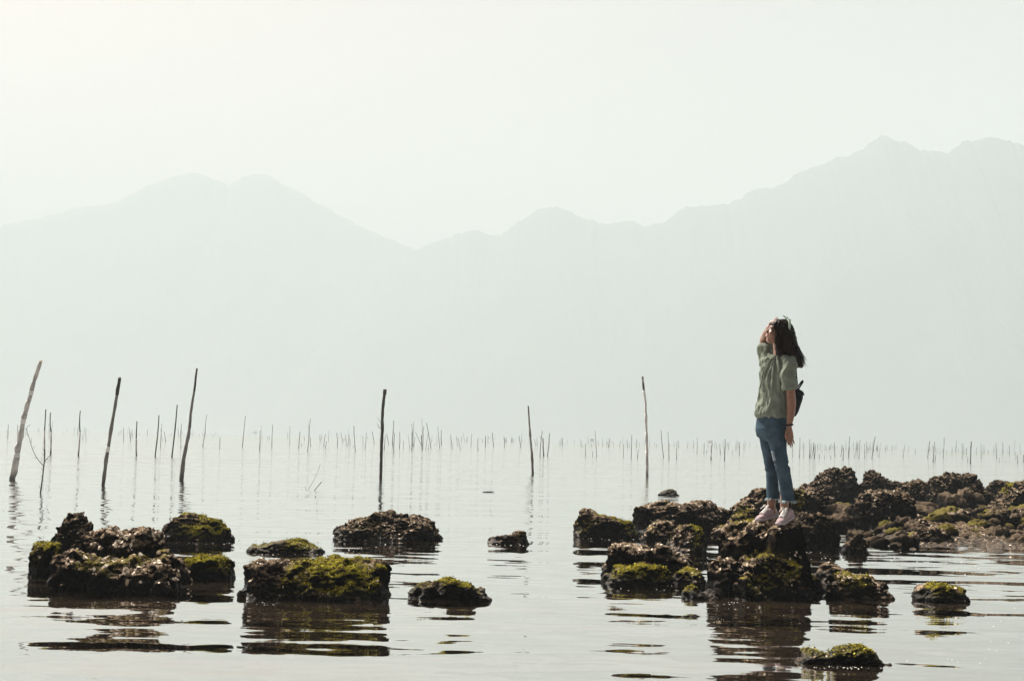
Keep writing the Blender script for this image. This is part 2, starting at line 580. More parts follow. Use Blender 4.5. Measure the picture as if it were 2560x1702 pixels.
def shells_on(v, f, n, parent, per_m2, size, up_bias=0.38, side=0.008, avoid=None, origin=(0, 0, 0), pale=0.0, top=None):
    """Scatter small cupped oyster shells over a rock; one joined part."""
    d1 = v[f[:, 1]] - v[f[:, 0]]; d2 = v[f[:, 3]] - v[f[:, 0]]
    area = np.linalg.norm(np.cross(d1, d2), axis=1)
    c = v[f].mean(1); fn = n[f].mean(1)
    w = area * (side + sstep(up_bias, up_bias + 0.5, fn[:, 2])) * (c[:, 2] > 0.01)
    w = w * (0.25 + sstep(-0.15, 0.35, noise3(c * 3.1 + 4.0)))
    if top is not None: w = w * (0.05 + 0.95 * top[f].mean(1))  # fewer pale shells on the sides, so shaded faces come out darker
    if avoid is not None: w = w * (1 - 0.75 * avoid[f].mean(1))
    tot = w.sum()
    cnt = int(1.9 * per_m2 * tot)
    if cnt < 4: return None
    rs = _shell_rng
    pick = rs.choice(len(f), cnt, p=w / tot)
    N = fn[pick] / np.maximum(np.linalg.norm(fn[pick], axis=1), 1e-6)[:, None]
    t = rs.normal(size=(cnt, 3))
    Nt = N + 0.55 * rs.normal(size=(cnt, 3)); Nt /= np.linalg.norm(Nt, axis=1)[:, None]
    T = t - (t * Nt).sum(1)[:, None] * Nt; T /= np.linalg.norm(T, axis=1)[:, None]
    B = np.cross(Nt, T)
    s = 0.52 * size * (0.45 + 0.9 * rs.rand(cnt) ** 1.6)
    asp = 0.5 + 0.35 * rs.rand(cnt)
    C = c[pick] + N * (0.15 * s)[:, None]
    k = 7
    ang = np.linspace(0, 2 * np.pi, k, endpoint=False)
    verts = np.empty((cnt, 2 * k + 1, 3))
    shade = np.empty((cnt, 2 * k + 1))
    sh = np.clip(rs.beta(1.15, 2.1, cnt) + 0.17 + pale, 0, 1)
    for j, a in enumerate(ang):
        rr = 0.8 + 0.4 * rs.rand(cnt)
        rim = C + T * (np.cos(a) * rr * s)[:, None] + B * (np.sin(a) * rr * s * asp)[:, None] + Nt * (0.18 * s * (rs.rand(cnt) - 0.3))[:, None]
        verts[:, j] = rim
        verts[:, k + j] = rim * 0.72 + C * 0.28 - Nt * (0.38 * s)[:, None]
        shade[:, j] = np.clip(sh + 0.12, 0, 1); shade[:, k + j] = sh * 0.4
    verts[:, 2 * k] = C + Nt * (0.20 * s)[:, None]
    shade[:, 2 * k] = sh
    F = []
    for j in range(k):
        q = (j + 1) % k
        F.append((j, q, 2 * k)); F.append((q, j, k + j)); F.append((q, k + j, k + q))
    F = np.array(F)
    faces = (np.arange(cnt)[:, None, None] * (2 * k + 1) + F[None]).reshape(-1, 3)
    o = mesh_np("oyster_shells", verts.reshape(-1, 3) - np.array(origin), faces, M_SHELL, parent, smooth=False)
    set_float_attr(o.data, "shade", shade.ravel())
    o["kind"] = "stuff"
    return o


def weed_on(v, f, n, m, parent, origin, per_m2=5200, size=0.020):
    """Short limp algae growing where a rock is green; one joined part."""
    d1 = v[f[:, 1]] - v[f[:, 0]]; d2 = v[f[:, 3]] - v[f[:, 0]]
    w = np.linalg.norm(np.cross(d1, d2), axis=1) * np.clip(m[f].mean(1) - 0.25, 0, 1)
    cnt = int(per_m2 * w.sum())
    if cnt < 30: return
    rs = _shell_rng
    pick = rs.choice(len(f), cnt, p=w / w.sum())
    c = v[f[pick]].mean(1) + rs.normal(size=(cnt, 3)) * 0.004
    N = n[f[pick]].mean(1)
    g = N + 0.8 * rs.normal(size=(cnt, 3)); g /= np.linalg.norm(g, axis=1)[:, None]
    side = np.cross(g, rs.normal(size=(cnt, 3))); side /= np.maximum(np.linalg.norm(side, axis=1), 1e-6)[:, None]
    L = size * (0.4 + rs.rand(cnt))[:, None]; wd = (0.0022 + 0.003 * rs.rand(cnt))[:, None]
    mid = c + g * L * 0.55
    tip = mid + (g * 0.25 + np.array([0, 0, -0.45]) + 0.2 * rs.normal(size=(cnt, 3))) * L
    V = np.stack([c - side * wd, c + side * wd, mid + side * wd * 0.9, mid - side * wd * 0.9, tip], 1)
    F = np.array([(0, 1, 2), (0, 2, 3), (3, 2, 4)])
    faces = (np.arange(cnt)[:, None, None] * 5 + F[None]).reshape(-1, 3)
    o = mesh_np("weed", V.reshape(-1, 3) - np.array(origin), faces, M_WEED, parent, smooth=False)
    sh = np.clip(0.5 + 0.25 * rs.normal(size=cnt), 0, 1)
    set_float_attr(o.data, "shade", np.repeat(sh, 5))
    o["kind"] = "stuff"


def to_px(v):
    q = (v - np.array([0, 0, CAM_H])) @ CR
    return 1280 + F_PX * q[:, 0] / -q[:, 2], 851 - F_PX * q[:, 1] / -q[:, 2]


def fit_outline(v):
    """Trim a rock's width and height so that its skyline comes out where it was meant."""
    lo = min(o[0, 0] for o in _outline); hi = max(o[-1, 0] for o in _outline)
    for _ in range(3):
        px, py = to_px(v); above = v[:, 2] > 0.0
        cx = v[:, 0].mean(); k = (hi - lo) / max(1.0, px[above].max() - px[above].min())
        shift = 0.5 * (hi + lo) - 0.5 * (px[above].max() + px[above].min())
        v[:, 0] = cx + (v[:, 0] - cx) * k + shift * v[:, 1].mean() / F_PX
        px, py = to_px(v)
        cols = np.linspace(lo + 0.08 * (hi - lo), hi - 0.08 * (hi - lo), 25)
        want = np.min([np.interp(cols, o[:, 0], o[:, 1], left=9e9, right=9e9) for o in _outline], axis=0)
        half = (cols[1] - cols[0]) * 0.5
        got = np.array([py[np.abs(px - c) < half].min() if (np.abs(px - c) < half).any() else np.nan for c in cols])
        diff = np.nanmean(want - got)                                # positive: too tall, in pixels
        zt = np.percentile(v[:, 2], 97)
        v[:, 2] *= np.clip(1 - diff * v[:, 1].mean() / F_PX / max(zt, 0.05), 0.75, 1.25)
    _outline.clear()
    return v


def finish_rock(name, lumps, label, group, moss=0.3, crust=0.7, rough=1.0, voxel=0.013, shells=900, shell_size=0.026, cat="rock", seed=0.0, moss_lo=-0.05, side=0.008, pads=None, cuts=9, pale=0.0, knob=0.0, front=0.0):
    v, f = remeshed(lumps, voxel)
    v = smooth_verts(v, f, 2, 0.5)
    ext = v.max(0) - v.min(0)
    cr_ = np.random.RandomState(int(seed * 13) + 5)
    ctr = np.array([(v[:, 0].min() + v[:, 0].max()) / 2, (v[:, 1].min() + v[:, 1].max()) / 2, 0.25 * v[:, 2].max()])
    for k in range(cuts):                                            # broken faces: flatten what sticks out of random planes
        a = cr_.uniform(0, 2 * np.pi) if k > 2 else R(-90) + cr_.uniform(-0.5, 0.5)
        pn = np.array([math.cos(a), math.sin(a), cr_.uniform(-0.15, 0.75)]); pn /= np.linalg.norm(pn)
        sd = (v - ctr) @ pn
        lim = np.percentile(sd, 99) * cr_.uniform(0.70, 0.92)
        v = v - pn * (0.85 * np.maximum(0, sd - lim))[:, None]
    n = vnormals(v, f)
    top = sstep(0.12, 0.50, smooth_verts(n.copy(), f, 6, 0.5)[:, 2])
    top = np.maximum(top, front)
    S = max(0.12, min(1.0, float(ext[:2].max())))
    p = v + seed * 3.1
    w1, _ = worley(p * (3.4 / S)); w2, c2 = worley(p * 13.0)
    d = 0.045 * S * fbm(p * (2.2 / S), 3) + 0.022 * S * (0.5 - w1)
    d = d + (0.030 * (0.5 - w2) + 0.012 * (c2 - 0.5) + 0.020 * fbm(p * 9.0, 3) + 0.010 * ridged(p * 24.0, 2)) * rough * min(1, 0.45 + S)
    w3, c3 = worley(p * (6.5 / S) + 0.25 * fbm(p * 6.0, 2)[:, None])
    d = d + 0.060 * S * (c3 - 0.5) * rough + 0.02 * S * (0.5 - w3)
    if knob:
        w5, c5 = worley(p * 7.5)
        d = d + knob * (0.085 * (0.45 - w5) + 0.05 * (c5 - 0.5))
    v = v + n * d[:, None]
    v = fit_outline(v)
    for (x, y, z, r) in (pads or []):                                # level footholds
        k = 1 - sstep(r * 0.55, r * 2.6, np.hypot(v[:, 0] - x, v[:, 1] - y))
        k = k * (v[:, 2] > 0.2)
        v[:, 2] += k * (z - v[:, 2]) * 0.92
    n = vnormals(v, f)
    cen = (v.min(0) + v.max(0)) / 2
    origin = np.array([cen[0], cen[1], 0.0])
    up = n[:, 2]
    big = noise3(v * 2.3 + seed)
    m = sstep(moss_lo, moss_lo + 0.3, big + 0.45 * up + moss - 0.74) * sstep(0.2, 0.7, up + 0.25 * noise3(v * 6 + seed)) * sstep(0.015, 0.07, v[:, 2]) * float(sstep(0.0, 0.25, np.array(moss)))
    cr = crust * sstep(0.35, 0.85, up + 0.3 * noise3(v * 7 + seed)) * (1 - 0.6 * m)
    cr = cr * (0.06 + 0.94 * top); m = m * (0.15 + 0.85 * top)  # crust and algae thinned on the sides: their shade put into the colour
    wet = 1 - sstep(0.03, 0.13, v[:, 2] + 0.05 * noise3(v * 5))
    o = mesh_np(name, v - origin, f, M_ROCK)
    o.location = origin
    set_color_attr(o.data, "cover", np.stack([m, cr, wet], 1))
    tag(o, label, cat, group)
    weed_on(v, f, n, m, o, origin)
    if shells: shells_on(v, f, n, o, shells, shell_size, avoid=m, origin=origin, side=side, pale=pale, top=top)
    return o


_outline = []


def px_profile(pts, y):
    _outline.append(np.array(pts, dtype=float))
    return [(p[0], p[2]) for p in (at_y(a, b, y) for a, b in pts)]


def prof_lump(pts, base, depth, pw=2.6, back=0.5, skew=0.0):
    """pts: skyline in photo pixels, base: photo row where the front meets the water."""
    xm = 0.5 * (pts[0][0] + pts[-1][0])
    yf = on_water(xm, base)[1]
    yc = yf + depth * back
    return lump_from_profile(px_profile(pts, yc), yf + depth * 0.5, depth, pw, skew=skew)


def ball_px(px, py, y, rpx, ry=1.0, rz=1.0, seed=0):
    c = at_y(px, py, y); r = rpx * y / F_PX
    return lump_ball(c, (r, r * ry, r * rz), seed)


G1 = "rocks standing in the water on the left"
G2 = "rocks standing in the water in the middle"
G3 = "rocks of the outcrop under the woman"
G4 = "rocks of the shoal on the right"

# ---- left cluster
yb = on_water(300, 1488)[1]
finish_rock("boulder", [
    prof_lump([(114, 1470), (118, 1415), (128, 1390), (150, 1384), (185, 1388), (215, 1402), (260, 1404), (330, 1399), (390, 1396), (430, 1400), (460, 1425), (478, 1455), (484, 1480)], 1488, 0.75, 3.2, 0.55),
    lump_from_profile(px_profile([(146, 1420), (152, 1345), (181, 1333), (246, 1328), (305, 1320), (323, 1316), (346, 1318), (373, 1327), (397, 1336), (417, 1358), (435, 1376), (447, 1390), (458, 1410), (474, 1450)], yb + 0.95), yb + 1.05, 0.55, 3.0),
    ball_px(425, 1408, yb + 0.55, 36, 1.0, 0.85, 2), ball_px(168, 1412, yb + 0.45, 34, 1.0, 0.7, 3)],
    "large flat-topped rock with a hollowed shelf, crusted with pale shells, front of the left cluster", G1, moss=0.12, crust=1.0, seed=1.0, pale=0.16, shells=1300, shell_size=0.034)
finish_rock("boulder", [prof_lump([(69, 1430), (70, 1375), (80, 1356), (105, 1352), (125, 1352), (150, 1360), (165, 1400)], 1447, 0.55, 3.2)],
    "dark block with a bright green mossy top at the far left of the left cluster", G1, moss=0.62, crust=0.7, seed=2.0, shells=500)
finish_rock("boulder", [prof_lump([(122, 1370), (128, 1328), (140, 1308), (158, 1293), (176, 1285), (199, 1286), (217, 1295), (232, 1308), (240, 1325), (246, 1372)], 1392, 0.55, 2.2)],
    "knobbly rounded rock perched behind the hollowed flat rock", G1, moss=0.0, crust=0.75, seed=3.0, rough=1.5, shells=500)
finish_rock("boulder", [prof_lump([(393, 1352), (400, 1332), (423, 1314), (444, 1296), (458, 1281), (473, 1277), (497, 1280), (529, 1292), (553, 1290), (568, 1300), (582, 1304), (588, 1330), (588, 1356)], 1357, 0.8, 2.4)],
    "peaked rock with olive moss low on its face, behind the left cluster", G1, moss=0.55, crust=0.75, seed=4.0, shells=500, moss_lo=-0.15)
finish_rock("boulder", [prof_lump([(446, 1430), (452, 1404), (467, 1393), (497, 1386), (526, 1383), (553, 1386), (573, 1396), (586, 1413), (590, 1450)], 1456, 0.55, 2.6)],
    "smooth dark rounded rock in the shade right of the hollowed flat rock", G1, moss=0.25, crust=0.25, rough=0.55, seed=5.0, shells=120, side=0.008)
# ---- middle
yb = on_water(786, 1507)[1]
finish_rock("boulder", [
    prof_lump([(592, 1480), (597, 1440), (602, 1415), (608, 1400), (622, 1394), (649, 1393), (688, 1390), (714, 1397), (744, 1397), (768, 1402), (797, 1397), (818, 1392), (839, 1391), (860, 1397), (886, 1394), (916, 1393), (943, 1391), (961, 1394), (968, 1412), (972, 1442), (979, 1477), (981, 1500)], 1503, 0.9, 3.4, 0.6),
    ball_px(693, 1497, yb + 0.05, 36, 0.8, 0.8, 4), ball_px(840, 1455, yb + 0.25, 50, 0.9, 0.8, 5), ball_px(905, 1440, yb + 0.25, 40, 0.9, 0.8, 6), ball_px(650, 1450, yb + 0.2, 45, 0.8, 0.8, 7)],
    "big block-shaped rock with bright green moss along its flat top", G2, moss=0.72, crust=0.65, seed=6.0, shells=450, moss_lo=-0.1, rough=1.2)
finish_rock("boulder", [prof_lump([(615, 1378), (621, 1368), (630, 1360), (670, 1356), (679, 1351), (720, 1344), (744, 1345), (768, 1351), (780, 1357), (788, 1367), (802, 1370), (814, 1382)], 1385, 0.5, 2.0)],
    "low moss-covered rock just behind the big mossy block", G2, moss=0.85, crust=0.5, seed=7.0, shells=250, moss_lo=-0.2)
finish_rock("boulder", [prof_lump([(830, 1346), (836, 1336), (854, 1320), (877, 1305), (901, 1287), (931, 1273), (955, 1266), (975, 1267), (993, 1277), (1020, 1286), (1047, 1289), (1070, 1302), (1091, 1308), (1104, 1320), (1108, 1346)], 1352, 1.0, 2.1)],
    "broad dark peaked rock alone in the middle of the water", G2, moss=0.05, crust=0.6, seed=8.0, shells=700, rough=1.4)
finish_rock("boulder", [
    prof_lump([(1018, 1498), (1022, 1482), (1036, 1452), (1061, 1443), (1080, 1449), (1090, 1490)], 1498, 0.34, 2.2),
    prof_lump([(1080, 1500), (1086, 1460), (1098, 1449), (1112, 1444), (1139, 1447), (1162, 1451), (1183, 1459), (1204, 1472), (1224, 1490), (1230, 1500)], 1505, 0.45, 2.6)],
    "small wet two-humped rock to the right of the big mossy block", G2, moss=0.25, crust=0.5, seed=9.0, rough=1.2, shells=400, shell_size=0.02)
finish_rock("boulder", [prof_lump([(1218, 1360), (1226, 1345), (1236, 1338), (1262, 1335), (1284, 1336), (1292, 1328), (1310, 1322), (1320, 1326), (1324, 1360)], 1361, 0.35, 2.6)],
    "small low dark rock alone in open water near the picture's centre", G2, moss=0.2, crust=0.55, seed=10.0, shells=350, shell_size=0.02)
# ---- outcrop under the woman
finish_rock("boulder", [prof_lump([(1432, 1340), (1437, 1310), (1443, 1280), (1460, 1271), (1486, 1270), (1501, 1278), (1528, 1289), (1554, 1298), (1575, 1307), (1592, 1320), (1598, 1343)], 1347, 0.75, 2.8)],
    "wedge-shaped rock with green moss down its sloping top, left end of the outcrop", G3, moss=0.62, crust=0.85, seed=11.0, shells=600)
finish_rock("boulder", [prof_lump([(1578, 1320), (1583, 1275), (1592, 1264), (1605, 1256), (1628, 1253), (1652, 1255), (1673, 1252), (1685, 1258), (1712, 1259), (1729, 1250), (1753, 1246), (1780, 1249), (1792, 1256), (1807, 1265), (1824, 1277), (1845, 1300), (1850, 1330)], 1334, 0.9, 3.0)],
    "long flat brown rock at the back left of the outcrop", G3, moss=0.1, crust=1.0, seed=12.0, pale=0.16, shells=1100)
finish_rock("boulder", [prof_lump([(1805, 1300), (1812, 1265), (1830, 1256), (1854, 1242), (1872, 1236), (1881, 1224), (1890, 1217), (1912, 1218), (1940, 1226), (1970, 1222), (1990, 1216), (2005, 1225), (2020, 1270)], 1345, 0.95, 2.4)],
    "shell-crusted hump directly behind the woman's ankles", G3, moss=0.15, crust=1.0, seed=13.0, shells=1100)
finish_rock("boulder", [prof_lump([(1600, 1350), (1608, 1335), (1621, 1317), (1637, 1302), (1655, 1296), (1673, 1298), (1691, 1308), (1708, 1315), (1722, 1345)], 1362, 0.5, 2.4)],
    "rounded brown rock in front of the long flat brown rock", G3, moss=0.15, crust=0.9, seed=14.0, shells=900)
finish_rock("boulder", [prof_lump([(1662, 1370), (1667, 1348), (1675, 1332), (1691, 1322), (1712, 1310), (1729, 1313), (1752, 1316), (1765, 1330), (1770, 1370)], 1380, 0.55, 2.8)],
    "mossy-topped rounded rock just left of the one the woman stands on", G3, moss=0.6, crust=0.8, seed=15.0, shells=600)
finish_rock("boulder", [prof_lump([(1500, 1440), (1506, 1420), (1513, 1380), (1519, 1362), (1534, 1354), (1554, 1355), (1578, 1361), (1608, 1366), (1626, 1375), (1636, 1430)], 1446, 0.6, 2.8)],
    "steep-sided rock with pale shells on top, front left of the outcrop", G3, moss=0.05, crust=1.0, seed=16.0, pale=0.16, shells=1300)
finish_rock("boulder", [prof_lump([(1612, 1430), (1617, 1384), (1628, 1362), (1640, 1351), (1655, 1356), (1673, 1369), (1691, 1384), (1715, 1390), (1728, 1404), (1736, 1435)], 1440, 0.5, 2.3)],
    "pointed brown rock leaning between two others at the front left of the outcrop", G3, moss=0.1, crust=0.8, seed=17.0, shells=700)
finish_rock("boulder", [prof_lump([(1504, 1460), (1511, 1440), (1522, 1428), (1536, 1420), (1566, 1414), (1602, 1408), (1620, 1403), (1637, 1407), (1661, 1412), (1680, 1424), (1690, 1455)], 1465, 0.42, 2.6)],
    "low long rock topped with green moss at the waterline, front left of the outcrop", G3, moss=0.8, crust=0.4, seed=18.0, shells=200, moss_lo=-0.15)
finish_rock("boulder", [prof_lump([(1682, 1455), (1690, 1428), (1700, 1420), (1729, 1417), (1746, 1425), (1764, 1442), (1770, 1458)], 1462, 0.36, 2.2)],
    "small shell-covered rock at the end of the low mossy one", G3, moss=0.25, crust=0.9, seed=19.0, shells=1000, shell_size=0.02)
finish_rock("boulder", [prof_lump([(1703, 1496), (1708, 1470), (1716, 1461), (1727, 1458), (1741, 1466), (1755, 1477), (1768, 1474), (1786, 1476), (1798, 1486), (1804, 1498)], 1500, 0.24, 2.2)],
    "tiny low mossy rock in the water before the outcrop", G3, moss=0.55, crust=0.3, seed=20.0, rough=0.7, shells=120, shell_size=0.016)
def foothold(heel, toe):
    a, b = at_y(heel[0], heel[1], 11.35 + heel[2]), at_y(toe[0], toe[1], 11.35 + toe[2])
    return [(*(a + (b - a) * t + np.array([0, 0, -0.004])), 0.055) for t in (0.0, 0.25, 0.5, 0.75, 1.0)]


FOOTHOLDS = foothold((1944, 1290, 0.13), (1889, 1305, -0.02)) + foothold((1983, 1293, 0.0), (1944, 1316, -0.19))
# the rock she stands on: a tall ragged body with a blunt nose towards the camera
yn = on_water(1910, 1507)[1]
finish_rock("boulder", [
    lump_from_profile(px_profile([(1762, 1440), (1764, 1365), (1770, 1330), (1786, 1315), (1810, 1306), (1835, 1302), (1880, 1296), (1905, 1293), (1930, 1288), (1955, 1288), (1972, 1298), (1980, 1316), (1984, 1336), (2004, 1356), (2019, 1378), (2031, 1405), (2038, 1440)], yn + 0.95), yn + 0.95, 0.75, 2.9),
    prof_lump([(1812, 1500), (1822, 1455), (1838, 1420), (1856, 1396), (1878, 1384), (1900, 1368), (1930, 1366), (1955, 1374), (1988, 1392), (2004, 1410), (2010, 1460), (2012, 1500)], 1508, 1.0, 2.6, 0.45),
    ball_px(1800, 1440, yn + 0.5, 38, 1.0, 1.0, 8), ball_px(1905, 1345, yn + 0.75, 60, 0.9, 0.65, 9), ball_px(1955, 1400, yn + 0.25, 42, 1.0, 0.8, 10),
    ball_px(1920, 1325, yn + 0.88, 44, 1.1, 0.75, 11), ball_px(1958, 1338, yn + 0.72, 46, 1.1, 0.80, 12)],
    "tall ragged rock that the woman stands on, dark front with shell and moss patches", G3, moss=0.22, crust=1.0, seed=21.0, pads=FOOTHOLDS, cuts=3, front=0.12, shells=1300, shell_size=0.03, rough=1.3, side=0.05)
finish_rock("boulder", [prof_lump([(1950, 1370), (1962, 1320), (1992, 1292), (1998, 1276), (2022, 1280), (2059, 1283), (2077, 1288), (2088, 1304), (2100, 1332), (2107, 1368)], 1376, 0.7, 3.0)],
    "black shadowed block to the right of the woman's feet", G3, moss=0.05, crust=0.4, seed=22.0, shells=250, side=0.008)
finish_rock("boulder", [prof_lump([(1985, 1285), (1990, 1240), (2004, 1228), (2024, 1222), (2046, 1221), (2072, 1238), (2088, 1250), (2092, 1285)], 1306, 0.6, 2.8)],
    "dark block behind the black shadowed one, right of the woman's shins", G3, moss=0.05, crust=0.85, seed=23.0, shells=700)
finish_rock("boulder", [prof_lump([(2100, 1378), (2106, 1352), (2114, 1338), (2138, 1333), (2158, 1337), (2166, 1352), (2174, 1378)], 1386, 0.35, 2.6)],
    "small dark rock at the waterline right of the black shadowed block", G3, moss=0.15, crust=0.5, seed=24.0, shells=400, shell_size=0.02)
finish_rock("boulder", [prof_lump([(2058, 1490), (2064, 1460), (2070, 1440), (2085, 1432), (2115, 1427), (2150, 1430), (2175, 1437), (2195, 1450), (2225, 1468), (2238, 1495)], 1502, 0.5, 2.6)],
    "low rock with pale shells on top, in the water right of the outcrop's front", G3, moss=0.15, crust=1.0, seed=25.0, pale=0.16, shells=1100, shell_size=0.03)
finish_rock("boulder", [prof_lump([(2030, 1450), (2037, 1432), (2054, 1415), (2069, 1403), (2092, 1406), (2108, 1415), (2118, 1430), (2124, 1450)], 1456, 0.4, 2.3)],
    "brown knobbly rock just behind the low shell-topped one", G3, moss=0.05, crust=0.9, seed=26.0, shells=900)
finish_rock("boulder", [prof_lump([(2003, 1470), (2008, 1445), (2022, 1437), (2038, 1440), (2054, 1455), (2066, 1472)], 1482, 0.3, 2.3)],
    "small olive mossy rock tucked beside the standing rock's right foot", G3, moss=0.6, crust=0.4, seed=27.0, shells=250, shell_size=0.02)
finish_rock("boulder", [prof_lump([(2277, 1502), (2283, 1478), (2290, 1468), (2304, 1461), (2322, 1456), (2356, 1453), (2389, 1459), (2407, 1468), (2419, 1482), (2427, 1504)], 1509, 0.4, 3.0)],
    "lone dark rock with a tan mossy top, lower right in open water", G3, moss=0.5, crust=1.0, seed=28.0, shells=350)
finish_rock("boulder", [prof_lump([(1986, 1662), (1992, 1652), (2005, 1640), (2028, 1625), (2058, 1617), (2077, 1630), (2086, 1622), (2112, 1611), (2137, 1604), (2163, 1603), (2181, 1609), (2192, 1622), (2197, 1636), (2212, 1646), (2230, 1662)], 1668, 0.32, 2.0)],
    "low moss-covered rock nearest the camera at the bottom right", G3, moss=0.95, crust=0.4, seed=29.0, shells=260, shell_size=0.02, moss_lo=-0.25, voxel=0.009)
finish_rock("boulder", [prof_lump([(1644, 1237), (1652, 1231), (1667, 1222), (1682, 1220), (1691, 1227), (1699, 1237)], 1239, 0.5, 2.2)],
    "tiny dark rock alone far out behind the outcrop", G3, moss=0.0, crust=0.5, seed=30.0, shells=120)
# ---- shoal on the right
finish_rock("boulder", [prof_lump([(2118, 1290), (2124, 1255), (2137, 1232), (2161, 1224), (2186, 1229), (2214, 1225), (2263, 1226), (2290, 1234), (2299, 1250), (2303, 1275), (2294, 1300)], 1320, 0.85, 2.8)],
    "large rounded dark boulder with pale shells on its left side, right of the woman", G4, moss=0.0, crust=0.7, cuts=2, knob=1.0, seed=31.0, shells=550, shell_size=0.034, side=0.06)
finish_rock("boulder", [prof_lump([(1988, 1240), (2003, 1214), (2019, 1203), (2036, 1196), (2062, 1180), (2082, 1169), (2108, 1162), (2127, 1163), (2138, 1172), (2150, 1188), (2166, 1230)], 1262, 1.5, 2.0)],
    "highest peaked mound of the shoal, right of the woman's knees", G4, moss=0.0, crust=0.7, cuts=2, knob=1.0, seed=32.0, shells=600, rough=1.6)
finish_rock("boulder", [prof_lump([(2140, 1230), (2151, 1186), (2163, 1178), (2181, 1175), (2199, 1186), (2212, 1188), (2227, 1198), (2250, 1206), (2270, 1235)], 1258, 1.2, 2.2)],
    "dark mound next to the highest peak of the shoal", G4, moss=0.0, crust=0.6, cuts=2, knob=1.0, seed=33.0, shells=600, rough=1.6)
finish_rock("boulder", [prof_lump([(2225, 1240), (2250, 1204), (2278, 1199), (2316, 1201), (2340, 1205), (2360, 1240)], 1262, 1.0, 2.2)],
    "low stretch of shell-crusted rock in the dip of the shoal", G4, moss=0.0, crust=0.8, cuts=2, knob=1.0, seed=34.0, shells=800, rough=1.6)
finish_rock("boulder", [prof_lump([(2308, 1250), (2326, 1193), (2352, 1186), (2364, 1188), (2376, 1181), (2397, 1182), (2418, 1177), (2436, 1182), (2448, 1193), (2463, 1203), (2480, 1250)], 1272, 1.5, 2.3)],
    "broad double-topped mound at the back right of the shoal", G4, moss=0.1, crust=0.7, cuts=2, knob=1.0, seed=35.0, shells=700, rough=1.6)
finish_rock("boulder", [prof_lump([(2455, 1240), (2464, 1204), (2484, 1197), (2502, 1202), (2530, 1206), (2560, 1202), (2600, 1205), (2640, 1240)], 1262, 1.1, 2.3)],
    "dark ridge of rock on the skyline at the picture's right edge", G4, moss=0.0, crust=0.6, cuts=2, knob=1.0, seed=36.0, shells=500, rough=1.5)
finish_rock("boulder", [prof_lump([(2440, 1290), (2462, 1272), (2490, 1245), (2520, 1212), (2535, 1195), (2552, 1188), (2580, 1192), (2620, 1210), (2650, 1290)], 1300, 0.9, 3.0)],
    "tilted slab with a pale sloping edge at the right edge of the picture", G4, moss=0.35, crust=0.9, cuts=2, knob=1.0, seed=37.0, shells=500)
finish_rock("boulder", [prof_lump([(2325, 1318), (2336, 1303), (2367, 1284), (2405, 1272), (2431, 1272), (2441, 1295), (2446, 1318)], 1324, 0.6, 2.4)],
    "shell-covered wedge of rock in the middle of the rubble on the right", G4, moss=0.05, crust=0.95, cuts=2, knob=1.0, seed=38.0, pale=0.16, shells=1000)
finish_rock("boulder", [prof_lump([(2430, 1312), (2438, 1288), (2456, 1276), (2494, 1271), (2540, 1272), (2580, 1276), (2610, 1312)], 1322, 0.6, 2.6)],
    "long dark rock below the tilted slab at the right edge", G4, moss=0.1, crust=0.7, cuts=2, knob=1.0, seed=39.0, shells=500)
finish_rock("boulder", [prof_lump([(2254, 1330), (2262, 1308), (2280, 1303), (2316, 1295), (2330, 1303), (2336, 1328)], 1338, 0.4, 2.4)],
    "rounded brown rock at the foot of the large rounded boulder", G4, moss=0.05, crust=0.8, cuts=2, knob=1.0, seed=40.0, shells=700)
finish_rock("boulder", [prof_lump([(2276, 1350), (2284, 1333), (2303, 1319), (2341, 1317), (2367, 1323), (2380, 1338), (2388, 1356)], 1362, 0.45, 2.4)],
    "dark rock at the waterline in front of the rubble", G4, moss=0.2, crust=0.7, cuts=2, knob=1.0, seed=41.0, shells=600)

# ---- loose stones of the shoal: each one its own, the smallest joined
stone_rng = random.Random(12)
stone_protos = []
for k in range(7):
    lum = [lump_ball((0, 0, 0), (1.0, 0.75 + 0.1 * (k % 3), 0.55 + 0.08 * (k % 4)), 20 + k, 5)]
    v, f = lum[0]
    v = np.array(v); f = np.array(f)
    nrm = v / np.linalg.norm(v, axis=1)[:, None]
    w, cv = worley(v * 2.6 + k * 5)
    w4, c4 = worley(v * 7.0 + k)
    v = v + nrm * (0.16 * (0.5 - w) + 0.12 * fbm(v * 3.0 + k * 9, 4) + 0.14 * (cv - 0.5) + 0.05 * (0.5 - w4) + 0.05 * (c4 - 0.5))[:, None]
    me = bpy.data.meshes.new("stone")
    me.from_pydata([tuple(p) for p in v], [], [tuple(int(i) for i in q) for q in f])
    me.update()
    me.polygons.foreach_set("use_smooth", np.full(len(f), True))
    me.materials.append(M_ROCK)
    up = nrm[:, 2]
    cover = np.stack([sstep(0.0, 0.6, up) * (0.8 if k in (2, 5) else 0.0), 0.8 * sstep(0.1, 0.7, up), np.full(len(v), 0.25)], 1)
    set_color_attr(me, "cover", cover)
    stone_protos.append(me)


def inside(poly, x, y):
    c = False
    for (x1, y1), (x2, y2) in zip(poly, poly[1:] + poly[:1]):
        if (y1 > y) != (y2 > y) and x < (x2 - x1) * (y - y1) / (y2 - y1) + x1: c = not c
    return c


